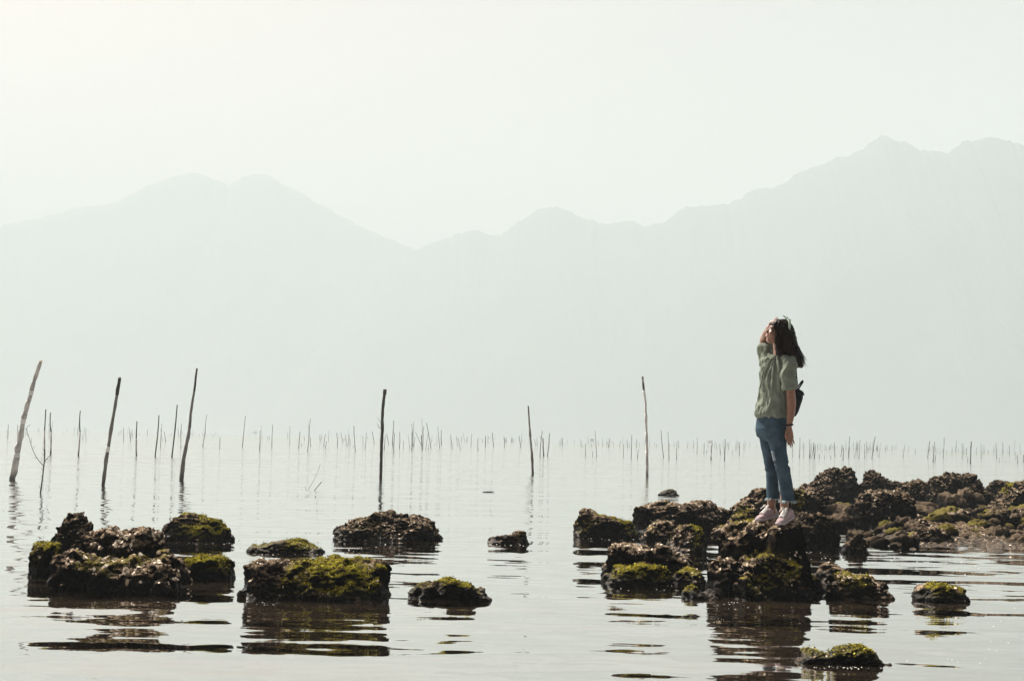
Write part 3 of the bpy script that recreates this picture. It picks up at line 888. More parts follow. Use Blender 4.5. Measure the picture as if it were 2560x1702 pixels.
bed_poly = [(2120, 1345), (2160, 1335), (2200, 1326), (2260, 1320), (2310, 1300), (2360, 1280), (2400, 1262), (2500, 1262), (2600, 1262), (2600, 1362), (2520, 1366), (2440, 1356), (2380, 1368), (2300, 1366), (2220, 1370), (2150, 1366)]
side_poly = [(2085, 1290), (2120, 1300), (2130, 1325), (2100, 1340), (2098, 1310)]
made = []
tries = 0
while len(made) < 185 and tries < 9000:
    tries += 1
    if stone_rng.random() < 0.1: poly, x, y = side_poly, stone_rng.uniform(2085, 2130), stone_rng.uniform(1290, 1340)
    else: poly, x, y = bed_poly, stone_rng.uniform(2110, 2600), stone_rng.uniform(1262, 1372)
    if not inside(poly, x, y): continue
    r = stone_rng.uniform(22, 40) if len(made) < 34 else stone_rng.uniform(5.0, 21.0) * (1.0 if stone_rng.random() < 0.4 else 0.62)
    p = on_water(x, y)
    rr = r * p[1] / F_PX
    if any((p[0] - q[0]) ** 2 + (p[1] - q[1]) ** 2 < (0.75 * (rr + q[2])) ** 2 for q in made): continue
    made.append((p[0], p[1], rr, x, y))
made.sort(key=lambda q: -q[2])
stones = []
for k, (x, y, r, px, py) in enumerate(made):
    o = bpy.data.objects.new("stone", stone_protos[k % 7])
    COL.objects.link(o)
    bed = 0.10 * sstep(1366, 1290, py)
    o.location = (x, y, float(bed) + r * stone_rng.uniform(0.10, 0.35))
    o.scale = (r * stone_rng.uniform(0.9, 1.25), r * stone_rng.uniform(0.9, 1.3), r * stone_rng.uniform(0.8, 1.3))
    o.rotation_euler = (stone_rng.uniform(-0.4, 0.4), stone_rng.uniform(-0.4, 0.4), stone_rng.uniform(0, 6.3))
    stones.append((o, (k % 7) in (2, 5), px, py))
ANCHORS = [("the large rounded boulder", 2215, 1322), ("the tilted slab", 2520, 1300), ("the shell-covered wedge", 2385, 1324), ("the long dark rock by the edge", 2520, 1322),
           ("the dark waterline rock", 2332, 1362), ("the small dark waterline rock", 2137, 1386), ("the double-topped mound", 2395, 1272)]
ORD = ["largest", "second largest", "third largest", "fourth largest", "fifth largest"]
by_key = {}
for o, mossy, px, py in stones:                                      # largest first
    an = min(ANCHORS, key=lambda a: (px - a[1]) ** 2 + 4 * (py - a[2]) ** 2)
    where = "left of" if px < an[1] - 55 else "right of" if px > an[1] + 55 else "below" if py > an[2] else "behind"
    key = (("green-topped" if mossy else "brown") + " loose stone", where + " " + an[0])
    rank = by_key[key] = by_key.get(key, -1) + 1
    o["label"] = (ORD[rank] + " " if rank < 5 else "smaller ") + " ".join(key)
    o["category"] = "stone"
    o["group"] = "mossy loose stones of the shoal" if mossy else "brown loose stones of the shoal"


def rubble_bed():
    """The raised gravel that the shoal's stones lie on."""
    xs = np.linspace(3.05, 6.3, 150); ys = np.linspace(14.6, 30.0, 260)
    X, Y = np.meshgrid(xs, ys)
    P = np.stack([X.ravel(), Y.ravel(), X.ravel() * 0], 1)
    px = 1280 + F_PX * X / Y
    fall = sstep(15.0, 19.5, Y) * (1 - sstep(24.5, 29.0, Y)) * sstep(2110, 2290, px)
    Z = -0.10 + 0.23 * fall + 0.05 * fbm(P * 1.6, 3).reshape(X.shape)
    w, c = worley(P * 9.0)
    Z = Z + 0.05 * (0.45 - w).reshape(X.shape) + 0.03 * (c.reshape(X.shape) - 0.5)
    v = np.stack([X.ravel(), Y.ravel(), Z.ravel()], 1)
    idx = np.arange(X.size).reshape(X.shape)
    f = np.stack([idx[:-1, :-1].ravel(), idx[:-1, 1:].ravel(), idx[1:, 1:].ravel(), idx[1:, :-1].ravel()], 1)
    o = mesh_np("gravel_bed", v, f, M_ROCK)
    n = vnormals(v, f)
    m = sstep(0.25, 0.5, noise3(v * 1.5 + 3)) * 0.8
    set_color_attr(o.data, "cover", np.stack([m, np.full(len(v), 0.55), 1 - sstep(0.02, 0.12, v[:, 2])], 1))
    tag(o, kind="stuff")
    shells_on(v, f, n, o, 200, 0.036)
    return o


rubble_bed()

# ================================================================ fishing stakes
def stake_material(name, lo, hi, wet=0.25, scale=9.0):
    t = NT(name)
    v = t.coords((1, 1, 0.25))
    nz = t.noise(v, scale, 6, 0.6)
    nf = t.noise(v, scale * 7, 4, 0.6)
    c = t.ramp(nz.outputs["Fac"], [(0.3, lo), (0.7, hi)])
    geo = t.n("ShaderNodeNewGeometry"); sp = t.n("ShaderNodeSeparateXYZ")
    t.l(geo.outputs["Position"], sp.inputs[0])
    hgt = t.math('ADD', sp.outputs[2], t.math('MULTIPLY', nz.outputs["Fac"], 0.25))
    w = t.ramp(hgt, [(0.22, 1.0), (0.42, 0.0)])                      # dark tide-soaked foot with weed
    c = t.mix(t.math('MULTIPLY', w, 0.85), c, (0.012, 0.011, 0.009))
    c = t.mix(t.math('MULTIPLY', nf.outputs["Fac"], 0.5), c, lo)
    t.l(c, t.b.inputs["Base Color"])
    t.b.inputs["Roughness"].default_value = 0.85
    t.b.inputs["Specular IOR Level"].default_value = 0.1
    t.l(t.bump(nf.outputs["Fac"], 0.006), t.b.inputs["Normal"])
    return t.m


M_STAKE_DARK = stake_material("dark_stake", (0.012, 0.011, 0.010), (0.045, 0.040, 0.034))
M_STAKE_GREY = stake_material("grey_stake", (0.04, 0.038, 0.034), (0.22, 0.205, 0.18))
M_STAKE_WRAP = stake_material("wrapped_stake", (0.15, 0.145, 0.135), (0.55, 0.53, 0.49))
M_CUT = plain("cut_wood", (0.52, 0.40, 0.27), 0.8, 0.1)
M_STRAP = plain("plastic_strap", (0.42, 0.42, 0.40), 0.5, 0.2)

srng = random.Random(4)


def tube_mesh(path, radii, n=8, cap=True, seed=0, knob=0.0):
    """Closed tube along world points; returns verts, faces (quads, caps as fans of quads/tris)."""
    path = np.array(path, dtype=float); m = len(path)
    tang = np.gradient(path, axis=0); tang /= np.linalg.norm(tang, axis=1)[:, None]
    ref = np.array([0.0, 1.0, 0.0]) if abs(tang[0][1]) < 0.8 else np.array([1.0, 0, 0])
    V = []
    rr = np.random.RandomState(int(seed * 977) % 100000)
    for i in range(m):
        a = np.cross(tang[i], ref); a /= np.linalg.norm(a); b = np.cross(tang[i], a)
        for k in range(n):
            th = 2 * np.pi * k / n
            r = radii[i] * (1 + knob * (rr.rand() - 0.5))
            V.append(path[i] + r * (np.cos(th) * a + np.sin(th) * b))
    F = []
    for i in range(m - 1):
        for k in range(n):
            q = (k + 1) % n
            F.append((i * n + k, (i + 1) * n + k, (i + 1) * n + q, i * n + q))
    if cap:
        F.append(tuple(range(n))); F.append(tuple(range((m - 1) * n, m * n))[::-1])
    return [tuple(p) for p in V], F


def poly_obj(name, parts, mat, parent=None, origin=(0, 0, 0), smooth=True):
    V, F = [], []
    for v, f in parts:
        off = len(V)
        V += [tuple(np.array(p) - np.array(origin)) for p in v]; F += [tuple(q + off for q in ff) for ff in f]
    me = bpy.data.meshes.new(name)
    me.from_pydata(V, [], F); me.update()
    if smooth: me.polygons.foreach_set("use_smooth", np.full(len(F), True))
    if mat: me.materials.append(mat)
    o = bpy.data.objects.new(name, me); COL.objects.link(o)
    if parent: o.parent = parent
    return o


def px_path(pts, y, lean=0.0):
    return [at_y(a, b, y + lean * i) for i, (a, b) in enumerate(pts)]


def resample(path, n):
    path = np.array(path, dtype=float)
    s = np.concatenate([[0], np.cumsum(np.linalg.norm(np.diff(path, axis=0), axis=1))])
    u = np.linspace(0, s[-1], n)
    return np.stack([np.interp(u, s, path[:, c]) for c in range(3)], 1)


def stake(pts, w0, w1, label, group, mat, wob=0.12, rings=None, knob=0.12, lean=0.0, name="fishing_stake", n=9):
    """pts: photo pixels from the waterline up; w0, w1: widths in photo pixels."""
    base = on_water(*pts[0]); y = base[1]
    path = px_path(pts, y, lean)
    d = path[0] - path[1]; d = d / np.linalg.norm(d)
    path = [path[0] + d * 0.5] + path
    nn = rings or 14
    P = resample(path, nn)
    r = np.linspace(w0, w1, nn) * 0.5 * y / F_PX
    for i in range(1, nn - 1):
        P[i, 0] += srng.uniform(-1, 1) * wob * r[i]; P[i, 1] += srng.uniform(-1, 1) * wob * r[i]
        r[i] *= srng.uniform(0.9, 1.1)
    o = poly_obj(name, [tube_mesh(P, r, n, seed=srng.random(), knob=knob)], mat, origin=base)
    o.location = base
    tag(o, label, "stake", group)
    return o, base, P, r


GB = "tall stakes near the rocks"
# tall, near stakes with their bindings and cut ends
def reg3(x, y): return (x / 3.686, y / 3.686 + 860)
def reg4(x, y): return (x / 3.686 + 600, y / 3.686 + 940)
def reg5(x, y): return (x / 3.469 + 1200, y / 3.469 + 920)
def reg6(x, y): return (x / 3.574 + 1900, y / 3.574 + 1040)


def band(o, base, P, r, i0, i1, grow, mat, name="binding"):
    """A sleeve of wrapped strip round the stake between two rings."""
    seg = P[i0:i1 + 1]; rad = r[i0:i1 + 1] * grow
    if len(seg) < 3: seg = resample(seg, 4); rad = np.interp(np.linspace(0, 1, 4), [0, 1], [rad[0], rad[-1]])
    rad = rad * np.array([0.98 + 0.05 * math.sin(k * 2.1) for k in range(len(rad))])
    return poly_obj(name, [tube_mesh(seg, rad, 10, seed=i0 * 0.13, knob=0.08)], mat, o, base)


def cut_end(o, base, P, r, slant=0.6):
    """The pale cut face on top of a stake."""
    t = P[-1] - P[-2]; t = t / np.linalg.norm(t)
    V, F = tube_mesh([P[-1] + t * 0.002, P[-1] + t * r[-1] * 0.55], [r[-1] * 0.92, r[-1] * 0.85], 9)
    V = [tuple(np.array(p) + t * slant * (p[0] - P[-1][0])) if k >= 9 else p for k, p in enumerate(V)]
    return poly_obj("cut_end", [(V, F)], M_CUT, o, base, smooth=False)


o, b, P, r = stake([reg3(*p) for p in [(115, 1250), (150, 1050), (165, 960), (200, 780), (228, 650), (243, 590), (288, 450), (305, 370), (340, 260), (372, 165)]],
    16.5, 9.0, "thick pale grey stake leaning right, wrapped in strips, tallest at the left edge", GB, M_STAKE_WRAP, 0.15, 30, 0.18)
cut_end(o, b, P, r, 1.0)
for i0, i1, g in ((6, 9, 1.10), (10, 12, 1.08), (13, 15, 1.14), (17, 18, 1.22), (19, 21, 1.10), (23, 25, 1.08)): band(o, b, P, r, i0, i1, g, M_STAKE_WRAP)
for i0 in (9, 16, 22): band(o, b, P, r, i0, i0 + 1, 1.16, M_STRAP, "tie")
o, b, P, r = stake([reg3(*p) for p in [(950, 1305), (968, 1160), (985, 1030), (1005, 900), (1030, 750), (1055, 600), (1072, 500), (1090, 390), (1103, 312)]],
    9.6, 7.2, "slanting dark grey stake with a flared pale cut top, second tall one from the left", GB, M_STAKE_GREY, 0.12, 24, 0.14)
cut_end(o, b, P, r, 0.3)
band(o, b, P, r, 20, 23, 1.2, M_STAKE_DARK)
for i0, i1, g in ((8, 10, 1.15), (13, 16, 1.12)): band(o, b, P, r, i0, i1, g, M_STAKE_GREY)
band(o, b, P, r, 10, 11, 1.3, M_STRAP, "tie")
o, b, P, r = stake([reg3(*p) for p in [(1672, 1248), (1685, 1130), (1695, 1040), (1725, 900), (1745, 780), (1758, 640), (1775, 520), (1795, 400), (1805, 300), (1816, 222)]],
    11.0, 4.0, "slender dark stake curving up to a pointed tip, third tall one from the left", GB, M_STAKE_GREY, 0.12, 24, 0.12)
band(o, b, P, r, 19, 23, 1.12, M_STAKE_DARK)
for i0, i1, g in ((5, 7, 1.12), (10, 13, 1.1)): band(o, b, P, r, i0, i1, g, M_STAKE_GREY)
o, b, P, r = stake([reg4(*p) for p in [(1297, 935), (1300, 800), (1305, 620), (1312, 480), (1311, 400), (1318, 270), (1330, 180), (1336, 122)]],
    8.2, 7.4, "near-black bent stake with a flat head, standing by itself left of centre", GB, M_STAKE_DARK, 0.10, 22, 0.12)
band(o, b, P, r, 20, 21, 1.25, M_STAKE_DARK, "head")
for k in range(3):
    q = P[13 + k // 2]
    tw, tf = tube_mesh(resample([q, q + np.array([-0.10, -0.01, 0.03 + 0.05 * k]), q + np.array([-0.15, -0.02, 0.16 + 0.03 * k])], 5), [0.006, 0.005, 0.004, 0.003, 0.002], 4)
    poly_obj("twig", [(tw, tf)], M_STAKE_DARK, o, b)
o, b, P, r = stake([reg5(*p) for p in [(457, 918), (452, 780), (442, 660), (434, 560), (428, 470), (421, 380), (418, 326)]],
    6.8, 3.6, "thin stake, dark above and pale below, to the right of the picture's centre", GB, M_STAKE_GREY, 0.12, 20, 0.14)
for i0, i1, g in ((6, 9, 1.12), (12, 14, 1.15)): band(o, b, P, r, i0, i1, g, M_STAKE_GREY)
o, b, P, r = stake([reg5(*p) for p in [(1450, 945), (1448, 800), (1445, 650), (1442, 520), (1439, 400), (1437, 300), (1424, 220), (1417, 160), (1410, 72)]],
    8.0, 4.4, "pale wrapped stake with a bare dark crooked tip, left of the woman", GB, M_STAKE_WRAP, 0.12, 26, 0.14)
band(o, b, P, r, 22, 25, 1.06, M_STAKE_DARK)
band(o, b, P, r, 21, 22, 1.25, M_STRAP, "tie")
for i0, i1, g in ((6, 9, 1.12), (11, 13, 1.12), (15, 17, 1.18)): band(o, b, P, r, i0, i1, g, M_STAKE_WRAP)

# branching dead sapling beside the leftmost stake
sb = on_water(*reg3(372, 1372)); sy = sb[1]
sap = empty("dead_sapling", sb)
tag(sap, "bare dead sapling with thin forked twigs beside the leftmost stake", "sapling")


def branch(name, pts, w0, w1, parent=sap, n=6, m=10, dip=0.0):
    P = resample(px_path([reg3(*p) for p in pts], sy, dip), m)
    r = np.linspace(w0, w1, m) * 0.5 * sy / F_PX
    o = poly_obj(name, [tube_mesh(P, r, n, knob=0.2, seed=pts[0][0] * 0.01)], M_STAKE_DARK, parent, sb)
    return o


branch("trunk", [(366, 1420), (372, 1372), (384, 1290), (396, 1190), (405, 1110), (412, 1060), (411, 1010), (408, 965)], 3.6, 2.4, m=14)
lb = branch("branch", [(402, 1125), (372, 1090), (340, 1050), (312, 1000), (290, 940), (268, 860), (245, 790), (255, 755), (280, 742)], 1.8, 0.9, dip=0.03, m=16)
rb = branch("branch", [(414, 1078), (432, 1052), (448, 1036), (466, 1018)], 2.0, 0.9, dip=-0.04)
for a, c in (((372, 1090), (385, 1050)), ((340, 1050), (310, 1045)), ((300, 970), (325, 930)), ((285, 920), (290, 860)), ((250, 800), (232, 770)), ((262, 850), (238, 815))):
    branch("twig", [a, ((a[0] + c[0]) / 2 + 3, (a[1] + c[1]) / 2), c], 0.9, 0.5, m=4, n=4)
for a, c in (((384, 1290), (405, 1300)), ((392, 1220), (372, 1215)), ((398, 1170), (378, 1140)), ((408, 1090), (440, 1090)), ((410, 1030), (385, 1000)), ((410, 1000), (388, 950)), ((430, 1055), (455, 1080)), ((376, 1340), (355, 1300))):
    branch("twig", [a, ((a[0] + c[0]) / 2, (a[1] + c[1]) / 2 - 3), c], 0.9, 0.5, m=4, n=4)

# thin reeds and a stub poking from the water left of the black stake
for k, (pts, w0, w1, lab) in enumerate([
        ([(626, 1050), (665, 985), (705, 910), (740, 815)], 1.2, 0.7, "hair-thin curved reed leaning right out of the open water"),
        ([(615, 1050), (597, 1020)], 1.0, 0.6, "tiny reed tip leaning left beside the curved reed"),
        ([(687, 1052), (720, 1012), (753, 972)], 2.4, 1.6, "short slanting stick poking out of the open water")]):
    stake([reg4(*p) for p in pts], w0, w1, lab, "reeds in open water", M_STAKE_DARK, 0.0, 8, 0.0, name="reed" if k < 2 else "stick", n=5)[0]["category"] = "reed" if k < 2 else "stick"

# ---- the middle rows of stakes: one object each
MID = []
MID += [(reg3, a) for a in [(411, 1015, 422, 600, 16), (467, 1015, 465, 628, 20), (723, 1032, 740, 612, 20), (1257, 1030, 1262, 710, 18), (1430, 1035, 1465, 655, 16), (1585, 1042, 1633, 558, 18),
    (1667, 955, 1671, 735, 8), (1868, 943, 1907, 648, 10), (2024, 965, 2027, 855, 7), (2233, 947, 2261, 660, 9), (1478, 950, 1491, 730, 7), (1497, 895, 1480, 780, 5), (1527, 897, 1512, 805, 8),
    (1203, 890, 1208, 815, 9), (1195, 860, 1190, 765, 5), (1222, 860, 1217, 785, 5), (1140, 890, 1139, 768, 7), (1250, 890, 1258, 760, 8), (793, 883, 792, 780, 6), (763, 880, 765, 830, 5),
    (712, 850, 716, 765, 5), (680, 835, 692, 765, 4), (71, 868, 77, 738, 9), (163, 830, 161, 742, 8), (232, 840, 245, 770, 5), (452, 870, 450, 730, 4), (470, 875, 487, 710, 4)]]
MID += [(reg4, a) for a in [(180, 680, 186, 500, 10), (203, 575, 195, 450, 5), (293, 657, 299, 447, 8), (251, 585, 254, 565, 5), (270, 583, 266, 550, 6), (458, 640, 460, 460, 5), (540, 662, 552, 512, 9),
    (566, 640, 566, 622, 6), (594, 590, 590, 545, 6), (623, 692, 650, 390, 9), (650, 648, 651, 565, 7), (630, 560, 628, 430, 5), (737, 608, 735, 540, 6), (745, 590, 755, 540, 6), (770, 650, 787, 535, 7),
    (785, 663, 798, 600, 7), (815, 595, 820, 500, 5), (898, 655, 892, 520, 7), (945, 612, 930, 515, 6), (980, 640, 975, 545, 5), (992, 645, 1008, 540, 6), (1014, 645, 1012, 572, 6), (1000, 570, 998, 480, 4),
    (955, 595, 957, 570, 5), (968, 597, 970, 535, 5), (1062, 695, 1050, 460, 8), (1040, 655, 1045, 640, 5), (1133, 650, 1131, 550, 5), (1152, 668, 1163, 518, 7), (1236, 620, 1220, 510, 7),
    (1328, 675, 1340, 540, 9), (1370, 632, 1352, 528, 7), (1290, 600, 1290, 520, 5), (1403, 630, 1416, 408, 9), (1417, 705, 1424, 525, 9), (1408, 660, 1412, 600, 6), (1470, 665, 1472, 510, 9), (1505, 665, 1507, 590, 6),
    (1565, 668, 1548, 540, 6), (1584, 683, 1585, 515, 9), (1597, 655, 1583, 440, 7), (1590, 640, 1602, 420, 6), (1605, 640, 1612, 560, 7), (1670, 635, 1617, 515, 6), (1680, 680, 1670, 545, 12), (1675, 640, 1675, 390, 6),
    (1685, 640, 1692, 465, 8), (1712, 675, 1730, 530, 6), (1738, 673, 1738, 630, 5), (1760, 662, 1718, 432, 8), (1765, 610, 1770, 545, 5), (1795, 645, 1797, 625, 5), (1840, 665, 1822, 460, 7), (1855, 632, 1855, 495, 11),
    (1815, 630, 1815, 550, 5), (1945, 668, 1942, 535, 6), (1963, 672, 1948, 590, 5), (2003, 645, 1993, 550, 5), (1998, 565, 2000, 470, 6), (2030, 675, 2012, 570, 7), (2042, 612, 2043, 550, 5), (2092, 618, 2090, 560, 5),
    (2127, 650, 2137, 532, 6), (2192, 682, 2192, 570, 8), (2231, 615, 2232, 580, 5), (2262, 650, 2263, 548, 7), (2338, 652, 2325, 522, 7), (2285, 615, 2286, 550, 5)]]
MID += [(reg5, a) for a in [(47, 683, 48, 585, 7), (120, 683, 105, 560, 6), (212, 687, 207, 590, 6), (353, 687, 338, 588, 7), (277, 650, 278, 600, 5), (232, 650, 230, 600, 5), (485, 672, 470, 615, 6), (497, 672, 494, 605, 5),
    (520, 765, 540, 545, 8), (553, 762, 545, 605, 16), (585, 765, 604, 563, 9), (692, 678, 692, 618, 5), (717, 678, 717, 603, 7), (703, 660, 703, 605, 5), (876, 680, 878, 625, 5), (887, 682, 880, 655, 5), (916, 768, 915, 655, 6),
    (977, 768, 978, 720, 6), (1012, 770, 997, 540, 8), (965, 682, 967, 655, 5), (1064, 675, 1063, 605, 5), (1097, 680, 1098, 640, 5), (1118, 685, 1120, 605, 7), (1110, 685, 1125, 625, 5), (1158, 675, 1150, 630, 5), (1025, 670, 1025, 625, 5),
    (1210, 680, 1220, 625, 5), (1243, 772, 1245, 660, 6), (1280, 688, 1277, 620, 7), (1298, 687, 1298, 645, 5), (1311, 783, 1316, 580, 8), (1355, 688, 1360, 615, 7), (1365, 778, 1373, 708, 9), (1383, 680, 1383, 640, 5),
    (1470, 680, 1472, 625, 5), (1530, 685, 1530, 655, 5), (1592, 775, 1570, 538, 9), (1639, 790, 1630, 553, 9), (1684, 683, 1680, 640, 5), (1705, 790, 1706, 640, 8), (1722, 690, 1718, 625, 7),
    (1797, 690, 1805, 635, 5), (1850, 695, 1852, 630, 5), (1881, 740, 1882, 602, 6), (1941, 742, 1946, 645, 7), (1965, 740, 1965, 712, 5), (2003, 793, 2012, 655, 12), (2053, 700, 2052, 645, 5), (2084, 745, 2080, 655, 7),
    (2120, 797, 2125, 612, 10), (2155, 702, 2148, 640, 5), (2117, 745, 2118, 680, 6), (2191, 750, 2194, 710, 5), (2218, 713, 2220, 640, 6), (2250, 753, 2252, 638, 8), (2290, 713, 2288, 645, 5), (2228, 700, 2230, 615, 5), (2340, 685, 2340, 640, 5), (2300, 685, 2300, 632, 5)]]
MID += [(reg6, a) for a in [(293, 360, 290, 270, 7), (351, 368, 357, 190, 9), (391, 365, 392, 232, 6), (442, 370, 445, 205, 10), (463, 372, 480, 250, 6), (450, 365, 463, 240, 7), (485, 373, 482, 235, 10), (488, 370, 498, 255, 7),
    (530, 378, 527, 335, 7), (575, 380, 577, 350, 6), (633, 382, 633, 350, 6), (554, 320, 554, 295, 6), (535, 295, 537, 237, 5), (593, 305, 590, 255, 5), (580, 305, 577, 250, 5), (628, 300, 628, 245, 5), (670, 355, 665, 235, 8),
    (655, 295, 660, 260, 5), (722, 362, 735, 252, 6), (741, 390, 746, 280, 10), (770, 305, 770, 220, 5), (790, 370, 800, 180, 9), (797, 325, 797, 240, 7), (846, 368, 858, 275, 6), (884, 372, 895, 208, 8), (867, 325, 865, 220, 6),
    (835, 305, 835, 235, 5), (937, 373, 933, 245, 9), (905, 290, 903, 250, 5), (955, 330, 955, 225, 8), (988, 305, 988, 230, 5), (1000, 377, 1030, 182, 8), (1040, 310, 1038, 265, 5), (1052, 312, 1052, 260, 5), (1062, 362, 1077, 240, 7),
    (1278, 367, 1295, 252, 7), (1275, 310, 1277, 275, 5), (1325, 315, 1325, 255, 6), (1388, 330, 1388, 290, 6), (1125, 310, 1125, 260, 5), (1177, 310, 1177, 262, 5), (1205, 300, 1205, 260, 5), (1217, 298, 1220, 250, 5),
    (1498, 370, 1518, 220, 8), (1548, 407, 1560, 230, 11), (1565, 405, 1565, 345, 7), (1637, 373, 1645, 187, 8), (1610, 335, 1610, 315, 5), (1667, 335, 1667, 305, 5), (1716, 340, 1717, 275, 7), (1806, 377, 1805, 240, 7),
    (1842, 340, 1845, 285, 8), (1820, 345, 1828, 295, 5), (1855, 410, 1857, 360, 8), (1880, 420, 1890, 225, 12), (1932, 342, 1935, 280, 5), (1977, 378, 1975, 245, 7), (2005, 333, 2000, 250, 5), (1993, 342, 1993, 280, 5),
    (2037, 345, 2037, 295, 5), (2085, 333, 2083, 262, 5), (2115, 377, 2105, 242, 8), (2138, 410, 2138, 370, 7), (2125, 310, 2125, 230, 5), (2163, 335, 2160, 280, 5), (2172, 335, 2168, 232, 7), (2197, 412, 2197, 400, 6),
    (2228, 347, 2228, 260, 7), (2260, 310, 2262, 232, 5), (2278, 340, 2278, 210, 6), (2287, 382, 2285, 330, 6), (2302, 423, 2302, 345, 9), (2325, 340, 2320, 245, 6), (2352, 412, 2355, 345, 9)]]
NOTED = {
    ("reg3", 411): "thin upright stake right behind the dead sapling", ("reg3", 467): "upright stake just right of the dead sapling",
    ("reg3", 723): "pale stake with a thin dark tip between the leftmost and second tall stakes", ("reg3", 1257): "short two-stemmed stake right of the second tall stake",
    ("reg3", 1430): "dark stake with a hooked tip left of the third tall stake", ("reg3", 1585): "crooked pale stake just left of the third tall stake",
    ("reg3", 1667): "thin stake between the crooked pale one and the third tall stake", ("reg3", 1868): "thin bent stake right of the third tall stake",
    ("reg3", 2233): "thin tapering stake standing alone right of the third tall stake", ("reg4", 623): "taller leaning stake with a forked head, between the third tall stake and the black one",
    ("reg3", 71): "short dark stake at the picture's left edge", ("reg4", 180): "dark short stake in the gap left of the leaning fork-headed one",
    ("reg4", 1403): "tall thin leaning stake just right of the near-black stake", ("reg4", 1417): "thick short stake nearest the near-black one on its right",
    ("reg4", 1675): "tallest thin pole of the tight clump right of the near-black stake", ("reg4", 1760): "pole leaning left at the right side of the tight clump",
    ("reg4", 1855): "short thick dark stake right of the tight clump", ("reg4", 1062): "upright dark stake left of the near-black stake",
    ("reg5", 520): "leaning stake with a side twig, first of the trio right of the thin two-tone stake", ("reg5", 553): "thick curved stump in the trio right of the thin two-tone stake",
    ("reg5", 585): "leaning dark pole, last of the trio right of the thin two-tone stake", ("reg5", 1012): "stake leaning left, alone midway before the pale wrapped one",
    ("reg5", 1311): "upright stake just left of the pale wrapped one", ("reg5", 1365): "short stub left of the pale wrapped stake's foot",
    ("reg5", 1592): "curved stake right of the pale wrapped one", ("reg5", 1639): "straight stake second to the right of the pale wrapped one", ("reg5", 1705): "shorter stake third to the right of the pale wrapped one",
    ("reg5", 2003): "stout short stake left of the woman's knees", ("reg5", 2120): "stout dark stake nearer to the woman's legs on their left",
    ("reg6", 351): "thick-bottomed stake just right of the woman's hand", ("reg6", 442): "tallest stake of the bundle right of the woman's hand", ("reg6", 741): "short thick dark stake above the shoal's highest peak",
    ("reg6", 790): "tall thin pole above the shoal's highest peak", ("reg6", 1000): "tall right-leaning pole above the dark mound of the shoal", ("reg6", 1548): "thick forked stake above the shoal's dip",
    ("reg6", 1637): "tall straight pole right of the thick forked stake", ("reg6", 1880): "thickest stake above the broad double-topped mound", ("reg6", 2302): "short thick stake above the tilted slab", ("reg6", 2352): "stub at the picture's right edge",
    ("reg6", 1498): "right-leaning pole left of the thick forked stake", ("reg6", 1278): "lone right-leaning pole above the large rounded boulder"}
ZONES = [(0, 640, "far thin stake in the water among the tall stakes on the left"), (640, 900, "far thin stake left of the near-black stake"), (900, 1200, "far thin stake in the crowd right of the near-black stake"),
         (1200, 1560, "far thin stake between the picture's centre and the pale wrapped stake"), (1560, 1900, "far thin stake between the pale wrapped stake and the woman"),
         (1900, 2230, "far thin stake right behind the woman, above the shoal's peak"), (2230, 2600, "far thin stake above the right end of the shoal")]
zoned = {}
for fn, (bx, by, tx, ty, w) in MID:
    b, t = fn(bx, by), fn(tx, ty)
    sc = 3.686 if fn in (reg3, reg4) else (3.469 if fn is reg5 else 3.574)
    lab = NOTED.get((fn.__name__, bx))
    zone = next(z for z in ZONES if z[0] <= b[0] < z[1])
    near = on_water(*b)[1] < 110
    hgt = abs(t[1] - b[1])
    mid = ((b[0] + t[0]) / 2 + srng.uniform(-1, 1) * 0.02 * hgt, (b[1] + t[1]) / 2)
    m2 = (b[0] * 0.25 + t[0] * 0.75 + srng.uniform(-1, 1) * 0.02 * hgt, b[1] * 0.25 + t[1] * 0.75)
    mat = M_STAKE_GREY if srng.random() < 0.45 else M_STAKE_DARK
    wpx = max(1.1, 0.85 * w / sc)
    o, bb, P, r = stake([b, mid, m2, t], wpx, wpx * srng.uniform(0.45, 0.8), lab or zone[2], "stakes of the middle rows" if lab else zone[2].replace("far thin stake", "stakes"), mat, 0.15, 9, 0.15, n=6)
    if not lab: zoned.setdefault(zone[2], []).append((hgt, o))
    if fn is reg3 and bx in (723, 411, 467, 1257) or (fn is reg5 and bx == 2003): band(o, bb, P, r, 2, 5, 1.12, M_STAKE_WRAP)
    if (fn.__name__, bx) in (("reg5", 520), ("reg4", 623), ("reg6", 1548)):
        q = P[6]; s = px_size(bb[1])
        poly_obj("fork", [tube_mesh([q, q + np.array([-2.5 * s, 0, 3 * s]), q + np.array([-4 * s, 0, 9 * s])], [r[6] * 0.7, r[6] * 0.6, r[6] * 0.4], 5)], mat, o, bb)

for text, lst in zoned.items():
    lst.sort(key=lambda e: -e[0])
    for rank, (hgt, o) in enumerate(lst[:6]):
        o["label"] = ["tallest", "second tallest", "third tallest", "fourth tallest", "fifth tallest", "sixth tallest"][rank] + " " + text
    for hgt, o in lst[6:]:
        o["label"] = text.replace("far thin stake", "short far stake")

